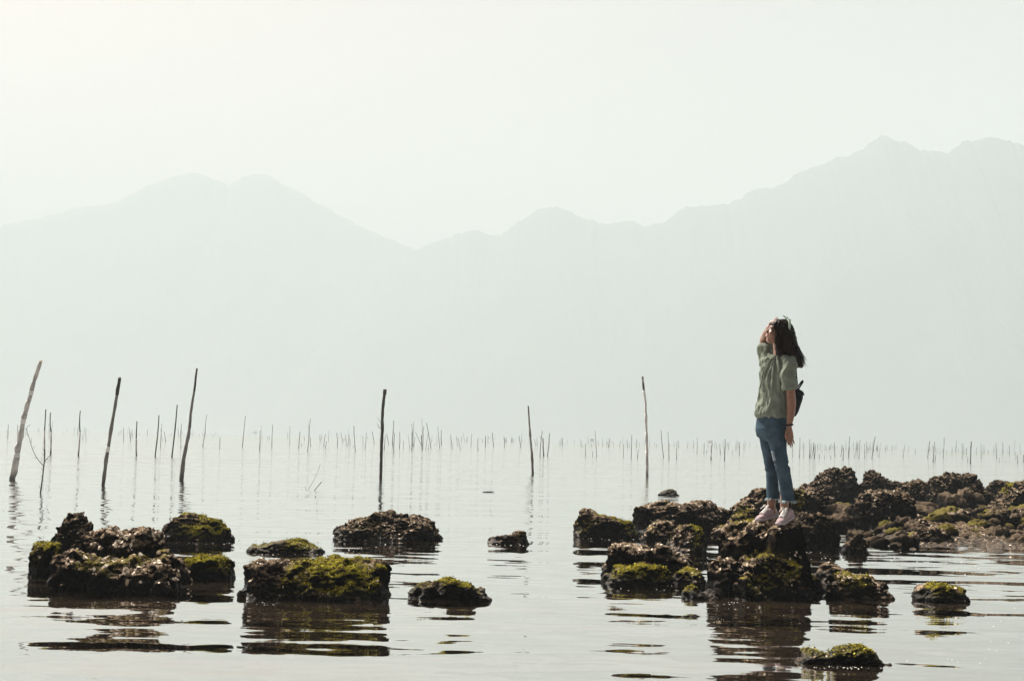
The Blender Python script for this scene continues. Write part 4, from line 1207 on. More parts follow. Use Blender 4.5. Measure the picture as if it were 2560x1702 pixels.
# ---- the farthest rows, fading into the haze, joined
fr = random.Random(21)
parts = []
clumps = [fr.uniform(-150, 2710) for _ in range(46)]
for k in range(430):
    x = fr.uniform(-150, 2710) if fr.random() < 0.3 else fr.choice(clumps) + fr.gauss(0, 17)
    dy = 2.6 + 9.0 * fr.random() ** 1.7
    if x > 1900: dy += 2.0
    y_h = 1070 + 0.0205 * x
    b = on_water(x, y_h + dy)
    hgt = fr.uniform(0.5, 1.9) if fr.random() < 0.8 else fr.uniform(1.9, 3.2); lean = fr.gauss(0, 0.10)
    rr = fr.uniform(0.03, 0.075)
    P = [b + np.array([0, 0, -0.3]), b + np.array([lean * hgt * 0.5 + fr.gauss(0, 0.02), 0, hgt * 0.5]), b + np.array([lean * hgt, 0, hgt])]
    parts.append(tube_mesh(P, [rr, rr * 0.9, rr * 0.6], 4))
far_st = poly_obj("distant_stakes", parts, M_STAKE_DARK, smooth=False)
tag(far_st, "rows of tiny stakes fading into the haze along the horizon", "stakes", kind="stuff")


# ---- stilt huts of the oyster beds on the horizon
def hut(px, py, w, h, label):
    b = on_water(px, py); s = px_size(b[1]); W, H = w * s, h * s
    root = empty("stilt_hut", b)
    tag(root, label, "hut", "stilt huts on the horizon")

    def box(name, x0, x1, z0, z1, d, mat, parent=root):
        bm = bmesh.new(); bmesh.ops.create_cube(bm, size=1.0)
        for v in bm.verts: v.co = Vector(((x0 + x1) / 2 + v.co.x * (x1 - x0), v.co.y * d, (z0 + z1) / 2 + v.co.z * (z1 - z0)))
        me = bpy.data.meshes.new(name); bm.to_mesh(me); bm.free(); me.materials.append(mat)
        o = bpy.data.objects.new(name, me); COL.objects.link(o); o.parent = parent
        return o
    for sx in (-0.42, 0.42):
        for sy_ in (-0.4, 0.4):
            o = box("leg", sx * W - 0.06, sx * W + 0.06, -0.4, H * 0.42, 0.12, M_STAKE_DARK); o.location.y = sy_ * W
    box("deck", -W * 0.52, W * 0.52, H * 0.40, H * 0.47, W, M_STAKE_DARK)
    box("wall", -W * 0.42, W * 0.42, H * 0.47, H * 0.82, W * 0.8, M_STAKE_GREY)
    V = [(-W * .55, -W * .5, H * .82), (W * .55, -W * .5, H * .82), (W * .55, W * .5, H * .82), (-W * .55, W * .5, H * .82), (-W * .5, 0, H), (W * .5, 0, H)]
    poly_obj("roof", [(V, [(0, 1, 5, 4), (2, 3, 4, 5), (1, 2, 5), (3, 0, 4), (3, 2, 1, 0)])], M_STAKE_GREY, root, smooth=False)


hut(1776, 1112, 11, 12, "small hazy stilt hut on the horizon left of the woman's thighs")
hut(1480, 1107, 9, 11, "small hazy stilt hut on the horizon left of the pale wrapped stake")
hut(1225, 1098, 10, 8, "low hazy stilt hut on the horizon near the picture's centre")
hut(637, 1087, 10, 9, "hazy stilt hut on the horizon right of the third tall stake")

# ---- floating bits
def floater(px, py, length_px, turn, label, mat, bend=0.1):
    b = on_water(px, py); L = length_px * px_size(b[1])
    d = np.array([math.cos(turn), math.sin(turn), 0]); e = np.array([-d[1], d[0], 0])
    P = resample([b - d * L / 2, b + e * L * bend * 0.35 + np.array([0, 0, 0.006]), b + d * L / 2 + np.array([0, 0, 0.01])], 7)
    r = np.array([0.3, 0.8, 1, 1, 0.9, 0.6, 0.25]) * max(0.003, L * 0.05)
    o = poly_obj("floating_twig", [tube_mesh(P, r, 5, knob=0.3, seed=px * 0.01)], mat, origin=b)
    o.location = b + np.array([0, 0, 0.002])
    tag(o, label, "twig", "bits adrift on the water")


floater(1221, 1230, 30, 0.1, "brown twig adrift in open water right of the near-black stake", M_STAKE_DARK)

# froth bubbles, shell specks and waterline glitter painted as white specks, too small to pick apart
fb = random.Random(8)
bub = []
bm = bmesh.new(); bmesh.ops.create_icosphere(bm, subdivisions=1, radius=1.0)
bv = np.array([v.co[:] for v in bm.verts]); bf = [tuple(v.index for v in f.verts) for f in bm.faces]; bm.free()
zones = [(1440, 1600, 1346, 1352, 12), (1985, 2110, 1372, 1400, 16), (2040, 2110, 1385, 1440, 12), (2160, 2500, 1375, 1440, 26), (1690, 1770, 1385, 1412, 10), (1540, 1680, 1462, 1480, 8), (1770, 2000, 1510, 1560, 12), (2250, 2540, 1440, 1660, 26), (850, 1100, 1352, 1378, 10), (619, 812, 1381, 1387, 26), (430, 585, 1354, 1360, 18), (1992, 2222, 1664, 1671, 34), (1808, 1850, 1503, 1511, 14), (1240, 1310, 1360, 1364, 8), (640, 700, 1505, 1512, 10)]
for x0, x1, y0, y1, n in zones:
    for k in range(n):
        b = on_water(fb.uniform(x0, x1), fb.uniform(y0, y1)); r = fb.choice((0.5, 0.7, 1.0, 1.3)) * 0.9 * px_size(b[1])
        bub.append(([tuple(b + np.array([p[0] * r * 1.5, p[1] * r * 1.5, p[2] * r * 0.6])) for p in bv], bf))
foam_glints = poly_obj("foam_glints", bub, plain("foam_glint_white", (0.75, 0.75, 0.72), 0.35, 0.4))
tag(foam_glints, "scattered white froth bubbles and painted glitter specks on the water round the outcrop", "foam_glints", kind="stuff")

# ================================================================ the woman
WY = 11.35                                        # her distance
PXM = F_PX / WY                                   # photo pixels per metre there


def q(px, py, dep=0.0):
    """Point of the figure: photo pixel plus depth behind (+) or before (-) her middle, in metres."""
    return at_y(px, py, WY + dep)


yaw = R(30)
FWD = np.array([-math.cos(yaw), -math.sin(yaw), 0.0])      # where her chest points
LEFT = np.array([math.sin(yaw), -math.cos(yaw), 0.0])      # her left side, towards the camera
UP = np.array([0, 0, 1.0])


def skin_material():
    t = NT("skin")
    v = t.coords()
    nz = t.noise(v, 60.0, 4)
    t.l(t.ramp(nz.outputs["Fac"], [(0.3, (0.115, 0.052, 0.031)), (0.7, (0.165, 0.080, 0.050))]), t.b.inputs["Base Color"])
    t.b.inputs["Roughness"].default_value = 0.5
    t.b.inputs["Specular IOR Level"].default_value = 0.3
    t.b.inputs["Subsurface Weight"].default_value = 0.08
    t.b.inputs["Subsurface Radius"].default_value = (0.01, 0.004, 0.002)
    return t.m


def cloth_material(name, lo, hi, scale, weave=900.0, bump=0.002, rough=0.9):
    t = NT(name)
    v = t.coords()
    nz = t.noise(v, scale, 5, 0.6)
    t.l(t.ramp(nz.outputs["Fac"], [(0.3, lo), (0.7, hi)]), t.b.inputs["Base Color"])
    t.b.inputs["Roughness"].default_value = rough
    t.b.inputs["Specular IOR Level"].default_value = 0.0 if rough > 0.8 else 0.05
    t.l(t.bump(t.noise(v, weave, 2).outputs["Fac"], bump, 0.4), t.b.inputs["Normal"])
    return t.m


def jeans_material():
    t = NT("denim")
    v = t.coords()
    nz = t.noise(v, 9.0, 4, 0.6); nf = t.noise(t.coords((1, 1, 0.2)), 260.0, 3)
    c = t.ramp(nz.outputs["Fac"], [(0.35, (0.011, 0.020, 0.030)), (0.65, (0.030, 0.049, 0.066))])
    c = t.mix(t.math('MULTIPLY', nf.outputs["Fac"], 0.35), c, (0.07, 0.105, 0.13))
    t.l(c, t.b.inputs["Base Color"])
    t.b.inputs["Roughness"].default_value = 0.9
    t.b.inputs["Specular IOR Level"].default_value = 0.0
    return t.m


M_SKIN = skin_material()
M_SHIRT = cloth_material("sage_cotton", (0.082, 0.094, 0.074), (0.128, 0.140, 0.114), 14.0)
M_JEANS = jeans_material()
M_HAIR = cloth_material("dark_hair", (0.003, 0.002, 0.002), (0.011, 0.0065, 0.005), 40.0, 300.0, 0.002, 0.45)
M_BAND = cloth_material("mint_ribbon", (0.17, 0.22, 0.18), (0.30, 0.35, 0.29), 60.0)
M_BLACK = cloth_material("black_leather", (0.008, 0.009, 0.012), (0.016, 0.017, 0.021), 50.0, 400.0, 0.001, 0.55)
M_PINK = cloth_material("pink_mesh", (0.17, 0.115, 0.12), (0.28, 0.225, 0.225), 90.0)
M_SOLE = cloth_material("pale_rubber", (0.20, 0.165, 0.175), (0.30, 0.26, 0.27), 60.0)
M_LACE = plain("white_lace", (0.50, 0.48, 0.45), 0.8, 0.1)
M_FRAY = plain("denim_fray", (0.22, 0.26, 0.28), 0.9, 0.05)
M_EYE = plain("eye_dark", (0.02, 0.014, 0.012), 0.3, 0.4)
M_LIP = plain("lip", (0.42, 0.16, 0.14), 0.5, 0.3)


def ring_loft(rings, n=28, power=2.0):
    """rings: (centre, half-axis a, half-axis b). Closed lump with rounded ends."""
    V = []
    for c, a, b in rings:
        for k in range(n):
            th = 2 * math.pi * k / n
            ca, sa = math.cos(th), math.sin(th)
            ca = math.copysign(abs(ca) ** (2 / power), ca); sa = math.copysign(abs(sa) ** (2 / power), sa)
            V.append(tuple(np.array(c) + ca * np.array(a) + sa * np.array(b)))
    F = []
    m = len(rings)
    for i in range(m - 1):
        for k in range(n):
            p = (k + 1) % n
            F.append((i * n + k, i * n + p, (i + 1) * n + p, (i + 1) * n + k))
    F.append(tuple(range(n))[::-1]); F.append(tuple(range((m - 1) * n, m * n)))
    return V, F


def limb(pts, radii, n=18, m=16):
    """Tapering limb through joints with smooth radii."""
    P = np.array(pts, dtype=float)
    s = np.concatenate([[0], np.cumsum(np.linalg.norm(np.diff(P, axis=0), axis=1))])
    u = np.linspace(0, s[-1], m)
    PP = np.stack([np.interp(u, s, P[:, c]) for c in range(3)], 1)
    for _ in range(2):
        PP[1:-1] = 0.5 * PP[1:-1] + 0.25 * (PP[:-2] + PP[2:])
    return tube_mesh(PP, np.interp(u, s, radii), n)


def ellipsoid(c, a, b, d, n=3):
    bm = bmesh.new(); bmesh.ops.create_icosphere(bm, subdivisions=n, radius=1.0)
    V = [tuple(np.array(c) + v.co.x * np.array(a) + v.co.y * np.array(b) + v.co.z * np.array(d)) for v in bm.verts]
    F = [tuple(v.index for v in f.verts) for f in bm.faces]
    bm.free()
    return V, F


feet = q(1945, 1303)
person = empty("person", feet)
tag(person, "woman in a sage top, blue jeans and pink shoes on a rock, shading her eyes", "person")


def soft(name, lumps, voxel, mat, it=3, disp=None, parent=person):
    v, f = remeshed(lumps, voxel)
    v = smooth_verts(v, f, it, 0.5)
    if disp is not None:
        v = v + vnormals(v, f) * disp(v)[:, None]
        v = smooth_verts(v, f, 1, 0.3)
    o = mesh_np(name, v - feet, f, mat, parent)
    return o, v, f


# ---- head frame: she looks to the left, chin slightly raised
HC = q(1945, 832, 0.0)                                       # centre of the head
tilt = R(19)
HF = np.array([-math.cos(R(8)) * math.cos(tilt), -math.sin(R(8)) * math.cos(tilt), math.sin(tilt)])
HL = np.array([math.sin(R(8)), -math.cos(R(8)), 0.0])
HU = np.cross(HF, HL); HU = HU / np.linalg.norm(HU)
if HU[2] < 0: HU = -HU


def h(f, l, u):
    return HC + HF * f + HL * l + HU * u


head = [
    ellipsoid(h(-0.012, 0, 0.022), HF * 0.088, HL * 0.070, HU * 0.078),            # skull
    ellipsoid(h(0.030, 0, -0.030), HF * 0.052, HL * 0.057, HU * 0.070),            # face
    ellipsoid(h(0.046, 0, -0.082), HF * 0.028, HL * 0.030, HU * 0.020),            # chin
    ellipsoid(h(0.018, 0, -0.066), HF * 0.050, HL * 0.050, HU * 0.028),            # jaw
    ellipsoid(h(0.066, 0, 0.022), HF * 0.016, HL * 0.046, HU * 0.016),             # brow
    ellipsoid(h(0.058, 0.032, -0.026), HF * 0.022, HL * 0.020, HU * 0.020), ellipsoid(h(0.058, -0.032, -0.026), HF * 0.022, HL * 0.020, HU * 0.020),  # cheeks
    limb([h(0.074, 0, 0.008), h(0.086, 0, -0.012), h(0.096, 0, -0.028)], [0.007, 0.009, 0.0115], 10, 6),     # nose
    ellipsoid(h(0.084, 0.010, -0.031), HF * 0.010, HL * 0.008, HU * 0.007), ellipsoid(h(0.084, -0.010, -0.031), HF * 0.010, HL * 0.008, HU * 0.007),
    ellipsoid(h(0.078, 0, -0.049), HF * 0.010, HL * 0.020, HU * 0.006), ellipsoid(h(0.076, 0, -0.059), HF * 0.010, HL * 0.018, HU * 0.007),            # lips
    ellipsoid(h(-0.008, 0.070, -0.015), HF * 0.016, HL * 0.008, HU * 0.028), ellipsoid(h(-0.008, -0.070, -0.015), HF * 0.016, HL * 0.008, HU * 0.028),  # ears
]
NB = q(1951, 900)
neck = limb([h(-0.020, 0, -0.045), q(1949, 880), NB, q(1951, 915)], [0.050, 0.047, 0.056, 0.07], 18, 10)
SHL = NB + LEFT * 0.146 + np.array([-0.024, 0, -0.042]); SHR = NB - LEFT * 0.150 + np.array([0, 0, -0.030])
torso = ring_loft([(q(1951, 903), LEFT * 0.08, FWD * 0.05), (q(1948, 920), LEFT * 0.115, FWD * 0.06), (q(1944, 945), LEFT * 0.115, FWD * 0.07), (q(1942, 985), LEFT * 0.105, FWD * 0.07), (q(1938, 1015), LEFT * 0.105, FWD * 0.07),
                   (q(1932, 1050), LEFT * 0.13, FWD * 0.085), (q(1932, 1080), LEFT * 0.12, FWD * 0.08), (q(1932, 1092), LEFT * 0.09, FWD * 0.06)])

# near (left) arm hangs down with a relaxed hand
EL = q(1979, 1005, -0.16); WR = q(1973, 1064, -0.17)
armL = limb([SHL - LEFT * 0.01, q(1972, 940, -0.148), q(1975, 965, -0.155), EL, q(1978, 1030, -0.165), WR], [0.028, 0.032, 0.036, 0.036, 0.033, 0.021], 18, 22)
K = q(1975, 1090, -0.17)
palmL = ring_loft([(WR, HF * 0.022, np.array([0, 0.014, 0])), (q(1974, 1076, -0.17), HF * 0.030, np.array([0, 0.014, 0])), (K, HF * 0.034, np.array([0, 0.013, 0])), (q(1975, 1094, -0.17), HF * 0.028, np.array([0, 0.010, 0]))], 14)


def finger(a, b, c, d, r):
    return limb([a, b, c, d], [r, r * 0.95, r * 0.85, r * 0.7], 8, 9)


fl = []
for k, (bx, tip) in enumerate([(1967.5, (1971, 1113)), (1972, (1977, 1118)), (1976.5, (1982, 1116)), (1981, (1986, 1110))]):
    dp = -0.175 + 0.008 * k
    a = q(bx, 1090, dp); t = q(tip[0], tip[1], dp + 0.012)
    fl.append(finger(a, a * 0.6 + t * 0.4 + np.array([-0.004, 0, 0.0]), a * 0.25 + t * 0.75, t, 0.0076))
fl.append(finger(q(1967, 1074, -0.185), q(1964, 1084, -0.195), q(1964, 1092, -0.198), q(1966, 1099, -0.196), 0.0090))

# far (right) arm raised, hand shading the forehead
ER = q(1909, 852, 0.26); WRR = q(1925, 817, 0.10)
armR = limb([SHR, q(1917, 882, 0.20), ER, q(1916, 836, 0.19), WRR], [0.038, 0.040, 0.037, 0.034, 0.023], 18, 22)
KR = q(1932, 804, 0.03)
hx = np.array([0.75, 0, 0.5]); hx = hx / np.linalg.norm(hx)
pal_d = (KR - WRR); pal_d = pal_d / np.linalg.norm(pal_d)
pal_n = np.cross(pal_d, np.array([0.3, 0.9, -0.2])); pal_n /= np.linalg.norm(pal_n)
pal_w = np.cross(pal_n, pal_d)
palmR = ring_loft([(WRR, pal_w * 0.022, pal_n * 0.015), ((WRR + KR) / 2, pal_w * 0.032, pal_n * 0.014), (KR, pal_w * 0.036, pal_n * 0.012), (KR + pal_d * 0.012, pal_w * 0.028, pal_n * 0.009)], 14)
fr_ = []
for k, (tx, ty, dp) in enumerate([(1939, 794, 0.03), (1944, 793.5, 0.0), (1946, 797, -0.03), (1943, 803, -0.055)]):
    a = KR + pal_w * (0.026 - 0.0175 * k); t = q(tx, ty, dp)
    fr_.append(finger(a, a * 0.6 + t * 0.4 + np.array([0, 0, 0.006]), a * 0.25 + t * 0.75 + np.array([0, 0, 0.005]), t, 0.0072))
fr_.append(finger(WRR + pal_d * 0.01 - pal_w * 0.025, q(1929, 815, 0.05), q(1932, 817, 0.03), q(1935, 818, 0.02), 0.009))

# bare ankles
ankN = limb([q(1963, 1225, -0.06), q(1961, 1255, -0.06), q(1960, 1275, -0.06), q(1962, 1290, -0.05)], [0.042, 0.034, 0.033, 0.038], 16, 8)
ankF = limb([q(1930, 1220, 0.09), q(1928, 1250, 0.09), q(1928, 1268, 0.09), q(1930, 1283, 0.09)], [0.042, 0.034, 0.033, 0.036], 16, 8)
legN = limb([q(1944, 1080, -0.08), q(1953, 1165, -0.07), q(1962, 1230, -0.06)], [0.038, 0.028, 0.034], 16, 10)
legF = limb([q(1920, 1080, 0.08), q(1926, 1165, 0.09), q(1930, 1225, 0.09)], [0.038, 0.028, 0.034], 16, 10)
body, _, _ = soft("body", head + [neck, torso, armL, palmL, armR, palmR, ankN, ankF, legN, legF] + fl + fr_, 0.0042, M_SKIN, 2)


def facebit(name, lumps, mat):
    return poly_obj(name, lumps, mat, body, feet)


for s in (1, -1):
    facebit("eye", [ellipsoid(h(0.0745, 0.030 * s, 0.004), HF * 0.006, HL * 0.0125, HU * 0.0045, 2)], M_EYE)
    facebit("eyebrow", [limb([h(0.080, 0.016 * s, 0.019), h(0.078, 0.031 * s, 0.024), h(0.068, 0.046 * s, 0.019)], [0.0025, 0.003, 0.0015], 6, 6)], M_HAIR)
facebit("lips", [ellipsoid(h(0.0825, 0, -0.050), HF * 0.007, HL * 0.017, HU * 0.0038, 2), ellipsoid(h(0.0805, 0, -0.0575), HF * 0.007, HL * 0.015, HU * 0.0042, 2)], M_LIP)

# ---- hair: cap, heavy falling mass with wavy ends, loose locks
def hair_disp(v):
    a = (v - HC) @ HF; b = (v - HC) @ HL
    wave = 0.016 * np.clip((HC[2] - 0.10 - v[:, 2]) / 0.15, 0, 1) * np.sin(v[:, 2] * 62 + a * 20)
    p = np.stack([a * 55, b * 55, v[:, 2] * 5], 1)
    p2 = np.stack([a * 120, b * 120, v[:, 2] * 9 + 5], 1)
    return 0.0055 * noise3(p) + 0.0032 * noise3(p2) + wave * 0.35


hair_lumps = [
    ellipsoid(h(-0.022, 0, 0.034), HF * 0.101, HL * 0.085, HU * 0.086),
    ellipsoid(h(0.004, 0, 0.050), HF * 0.070, HL * 0.074, HU * 0.058),
    ellipsoid(h(0.002, 0.055, 0.004), HF * 0.042, HL * 0.026, HU * 0.070),
    ellipsoid(h(0.002, -0.055, 0.004), HF * 0.042, HL * 0.026, HU * 0.070),
    ring_loft([(q(1962, 822, -0.01), HF * 0.088, HL * 0.085), (q(1966, 845, -0.02), HF * 0.088, HL * 0.090), (q(1970, 868, -0.02), HF * 0.094, HL * 0.096), (q(1976, 890, -0.02), HF * 0.096, HL * 0.104),
               (q(1983, 906, -0.02), HF * 0.086, HL * 0.100), (q(1988, 916, -0.02), HF * 0.056, HL * 0.075)], 26),
    ring_loft([(q(1950, 840, -0.07), HF * 0.045, HL * 0.018), (q(1951, 865, -0.075), HF * 0.050, HL * 0.024), (q(1957, 888, -0.08), HF * 0.046, HL * 0.030), (q(1966, 905, -0.085), HF * 0.036, HL * 0.028)], 16),
    ring_loft([(q(1941, 868, -0.04), HF * 0.010, HL * 0.012), (q(1942, 883, -0.05), HF * 0.011, HL * 0.012), (q(1941, 896, -0.06), HF * 0.007, HL * 0.008)], 10),
]
hair, hv_, hf_ = soft("hair", hair_lumps, 0.006, M_HAIR, 3, hair_disp)
hr = random.Random(3)
locks = []
for k in range(150):
    u = hr.random(); side = hr.uniform(-1, 1)
    # strands down the back and the outline of the fall
    x0 = 1985 + 10 * u + hr.uniform(-3, 3); y0 = 838 + 40 * u
    dp = side * 0.085 - 0.02
    pts = [q(x0 - 9 + hr.uniform(-2, 2), y0, dp)]
    xt = 1996 + hr.uniform(-22, 17); yt = 902 + hr.uniform(-6, 16) if xt > 1985 else 914 + hr.uniform(-4, 6)
    pts.append(q((x0 + xt) / 2 + hr.uniform(-3, 4), (y0 + yt) / 2, dp))
    pts.append(q(xt + hr.uniform(-3, 3), yt - 8, dp + hr.uniform(-0.01, 0.01)))
    pts.append(q(xt + hr.uniform(-5, 8), yt + hr.uniform(-2, 6), dp + hr.uniform(-0.02, 0.02)))
    P = resample(pts, 10)
    P[1:-1, 0] += np.array([0.006 * math.sin(j * 1.3 + k) for j in range(8)])
    locks.append(tube_mesh(P, np.linspace(0.0032, 0.0006, 10), 4))
for k in range(26):                                     # fringe and strands beside the face
    s = hr.choice((0.058, 0.060, -0.058, 0.045, 0.03, 0.0))
    a = h(0.055 + hr.uniform(-0.012, 0.012), s, 0.075 + hr.uniform(-0.02, 0.01)); m_ = h(0.076 + hr.uniform(-0.012, 0.004), s * 1.12, 0.045); e = h(0.062 + hr.uniform(-0.03, 0.006), s * 1.25, 0.02 + hr.uniform(-0.09, 0.015))
    locks.append(tube_mesh(resample([a, m_, e], 7), np.linspace(0.0028, 0.0006, 7), 4))
lk = poly_obj("loose_strands", locks, M_HAIR, hair, feet)
lk["kind"] = "stuff"

# ---- ribbon headband with a small knotted bow
def strip(path, widths, wdir, thick=0.003):
    P = np.array(path); V, F = [], []
    for p, w, d in zip(P, widths, wdir):
        nrm = p - HC; nrm = nrm / np.linalg.norm(nrm)
        for sgn, t in ((-1, 0), (1, 0), (1, thick), (-1, thick)):
            V.append(tuple(p + d * sgn * w + nrm * t))
    for i in range(len(P) - 1):
        for k in range(4):
            p = (k + 1) % 4
            F.append((i * 4 + k, i * 4 + p, (i + 1) * 4 + p, (i + 1) * 4 + k))
    F.append((3, 2, 1, 0)); m = (len(P) - 1) * 4; F.append((m, m + 1, m + 2, m + 3))
    return V, F


path, wid = [], []
for a in np.linspace(-1.75, 1.75, 25):
    path.append(h(-0.030 - 0.012 * abs(a), math.sin(a) * 0.101, 0.030 + math.cos(a) * 0.098)); wid.append(0.013 * (1 - 0.55 * abs(a) / 1.75))
band_o = poly_obj("headband", [strip(path, wid, [HF] * 25, 0.004)], M_BAND, person, feet)
kn = h(-0.030, 0.0, 0.133)
poly_obj("bow", [ellipsoid(kn, HF * 0.013, HL * 0.012, HU * 0.009, 2),
                 limb([kn, kn + HF * 0.022 + UP * 0.012, kn + HF * 0.036 + UP * 0.013], [0.004, 0.006, 0.0025], 6, 6),
                 limb([kn, kn - HF * 0.018 + UP * 0.004, kn - HF * 0.040 + UP * 0.000], [0.004, 0.006, 0.0025], 6, 6),
                 limb([kn, kn + UP * 0.014 - HF * 0.004, kn + UP * 0.022 - HF * 0.010], [0.004, 0.005, 0.002], 6, 5),
                 limb([kn, kn - HF * 0.010 - UP * 0.012 + HL * 0.03, kn - HF * 0.012 - UP * 0.03 + HL * 0.05], [0.004, 0.006, 0.003], 6, 5)], M_BAND, band_o, feet)

# ---- loose top with gathered neck and short sleeves
def shirt_disp(v):
    a = v @ FWD; b = v @ LEFT
    th = np.arctan2((v - q(1944, 950)) @ LEFT, (v - q(1944, 950)) @ FWD)
    zt = np.clip((q(1950, 893)[2] - v[:, 2]) / 0.30, 0, 1)
    gather = 0.010 * np.sin(th * 15 + 2.2 * noise3(v * 9)) * (1 - zt) ** 1.2
    p = np.stack([a * 10 + v[:, 2] * 5, b * 10, v[:, 2] * 6 - a * 5], 1)
    folds = 0.017 * (1 - 2.2 * np.abs(noise3(p))) + 0.010 * (1 - 2 * np.abs(noise3(np.stack([a * 24, b * 24, v[:, 2] * 7 - a * 9], 1) + 3))) + 0.004 * (1 - 2 * np.abs(noise3(np.stack([a * 50, b * 50, v[:, 2] * 14], 1) + 8)))
    low = np.clip((zt - 0.7) / 0.3, 0, 1)
    hem = 0.0025 * np.sin(v[:, 2] * 190 + 5 * noise3(v * 8)) * low * np.clip((v - q(1934, 1030)) @ FWD / 0.08, 0, 1)
    return gather + folds * 0.7


SL0 = SHL + UP * 0.012
shirt_lumps = [
    ring_loft([(q(1948, 893), LEFT * 0.064, FWD * 0.060), (q(1948, 900), LEFT * 0.091, FWD * 0.057), (q(1946, 912), LEFT * 0.144, FWD * 0.077), (q(1943, 932), LEFT * 0.146, FWD * 0.102), (q(1941, 955), LEFT * 0.134, FWD * 0.104),
               (q(1939, 980), LEFT * 0.131, FWD * 0.102), (q(1936, 1005), LEFT * 0.134, FWD * 0.105), (q(1931, 1026), LEFT * 0.142, FWD * 0.110), (q(1929, 1036), LEFT * 0.144, FWD * 0.108), (q(1930, 1042), LEFT * 0.134, FWD * 0.097)], 40, 2.2),
    limb([NB + LEFT * 0.08 + UP * -0.005, SL0, q(1969, 938, -0.150), q(1972, 958, -0.155), q(1974, 971, -0.158)], [0.046, 0.051, 0.053, 0.053, 0.055], 22, 16),
    limb([NB - LEFT * 0.08, SHR + UP * 0.01, q(1921, 884, 0.175), q(1915, 868, 0.215)], [0.055, 0.062, 0.060, 0.056], 22, 14),
]
shirt, sv, sf = soft("shirt", shirt_lumps, 0.006, M_SHIRT, 3, shirt_disp)
collar = [q(1948, 892) + LEFT * 0.074 * math.sin(a) + FWD * 0.074 * math.cos(a) + UP * (-0.012 * math.cos(a)) for a in np.linspace(0, 2 * math.pi, 29)]
poly_obj("collar", [tube_mesh(collar, [0.0062 + 0.0015 * math.sin(k * 2.3) for k in range(29)], 8, cap=False)], M_SHIRT, shirt, feet)
front = []
for t_ in np.linspace(0, 1, 12):
    base = q(1948 - 14 * t_, 897 + 75 * t_)
    front.append(base + FWD * (0.088 + 0.060 * min(1, t_ * 2.6)) + LEFT * 0.012)
poly_obj("placket", [tube_mesh(front, [0.006] * 12, 6)], M_SHIRT, shirt, feet)
for i in (3, 6, 9):
    c = front[i] + FWD * 0.006
    poly_obj("button", [ellipsoid(c, FWD * 0.003, LEFT * 0.006, UP * 0.006, 2)], M_SOLE, shirt, feet)

# ---- cropped frayed jeans
def jeans_disp(v):
    kz = q(1940, 1168)[2]
    kn_ = np.exp(-((v[:, 2] - kz) / 0.055) ** 2)
    p = np.stack([v[:, 0] * 7, v[:, 1] * 7, v[:, 2] * 30], 1)
    fold = kn_ * 0.0062 * (1 - 2 * np.abs(noise3(p))) * 1.4
    hipz = np.exp(-((v[:, 2] - q(1940, 1078)[2]) / 0.06) ** 2)
    p2 = np.stack([v[:, 0] * 9 - v[:, 2] * 12, v[:, 1] * 8, v[:, 2] * 14], 1)
    return fold + hipz * 0.005 * (1 - 2 * np.abs(noise3(p2))) + 0.003 * noise3(v * 14)


X = np.array([1.0, 0, 0]); Yv = np.array([0, 1.0, 0])
jeans_lumps = [
    ring_loft([(q(1930, 1030), LEFT * 0.134, FWD * 0.100), (q(1930, 1050), LEFT * 0.142, FWD * 0.102), (q(1930, 1072), LEFT * 0.149, FWD * 0.106), (q(1931, 1090), LEFT * 0.141, FWD * 0.100), (q(1933, 1104), LEFT * 0.086, FWD * 0.068)], 36, 2.2),
    ring_loft([(q(1944, 1070, -0.07), X * 0.077, Yv * 0.085), (q(1943, 1100, -0.075), X * 0.073, Yv * 0.082), (q(1947, 1130, -0.075), X * 0.063, Yv * 0.072), (q(1954, 1160, -0.07), X * 0.055, Yv * 0.066), (q(1959, 1180, -0.065), X * 0.052, Yv * 0.062),
               (q(1964, 1205, -0.06), X * 0.053, Yv * 0.062), (q(1967, 1230, -0.06), X * 0.055, Yv * 0.064), (q(1969, 1252, -0.06), X * 0.056, Yv * 0.066)], 28),
    ring_loft([(q(1918, 1070, 0.07), X * 0.070, Yv * 0.085), (q(1918, 1100, 0.075), X * 0.061, Yv * 0.080), (q(1921, 1130, 0.08), X * 0.051, Yv * 0.068), (q(1926, 1160, 0.085), X * 0.045, Yv * 0.060), (q(1929, 1180, 0.09), X * 0.046, Yv * 0.058),
               (q(1931, 1205, 0.09), X * 0.048, Yv * 0.060), (q(1932, 1228, 0.09), X * 0.051, Yv * 0.062), (q(1933, 1246, 0.09), X * 0.053, Yv * 0.064)], 28),
]
jeans, jv, jf = soft("jeans", jeans_lumps, 0.006, M_JEANS, 2, jeans_disp)
fq = random.Random(6)
for cx, cy, dp, rx in ((1969, 1252, -0.06, 0.061), (1933, 1246, 0.09, 0.058)):
    fr2 = []
    for k in range(90):
        a = fq.uniform(0, 2 * math.pi)
        p0 = q(cx, cy - 1.5, dp) + np.array([math.cos(a) * rx, math.sin(a) * (rx + 0.004), 0])
        out = np.array([math.cos(a), math.sin(a), 0])
        p1 = p0 + out * fq.uniform(0.0, 0.012) - UP * fq.uniform(0.006, 0.020); p2 = p1 + out * fq.uniform(-0.006, 0.012) - UP * fq.uniform(0, 0.008)
        fr2.append(tube_mesh([p0, p1, p2], [0.0016, 0.0014, 0.0008], 4))
    o = poly_obj("frayed_hem", fr2, M_FRAY, jeans, feet); o["kind"] = "stuff"


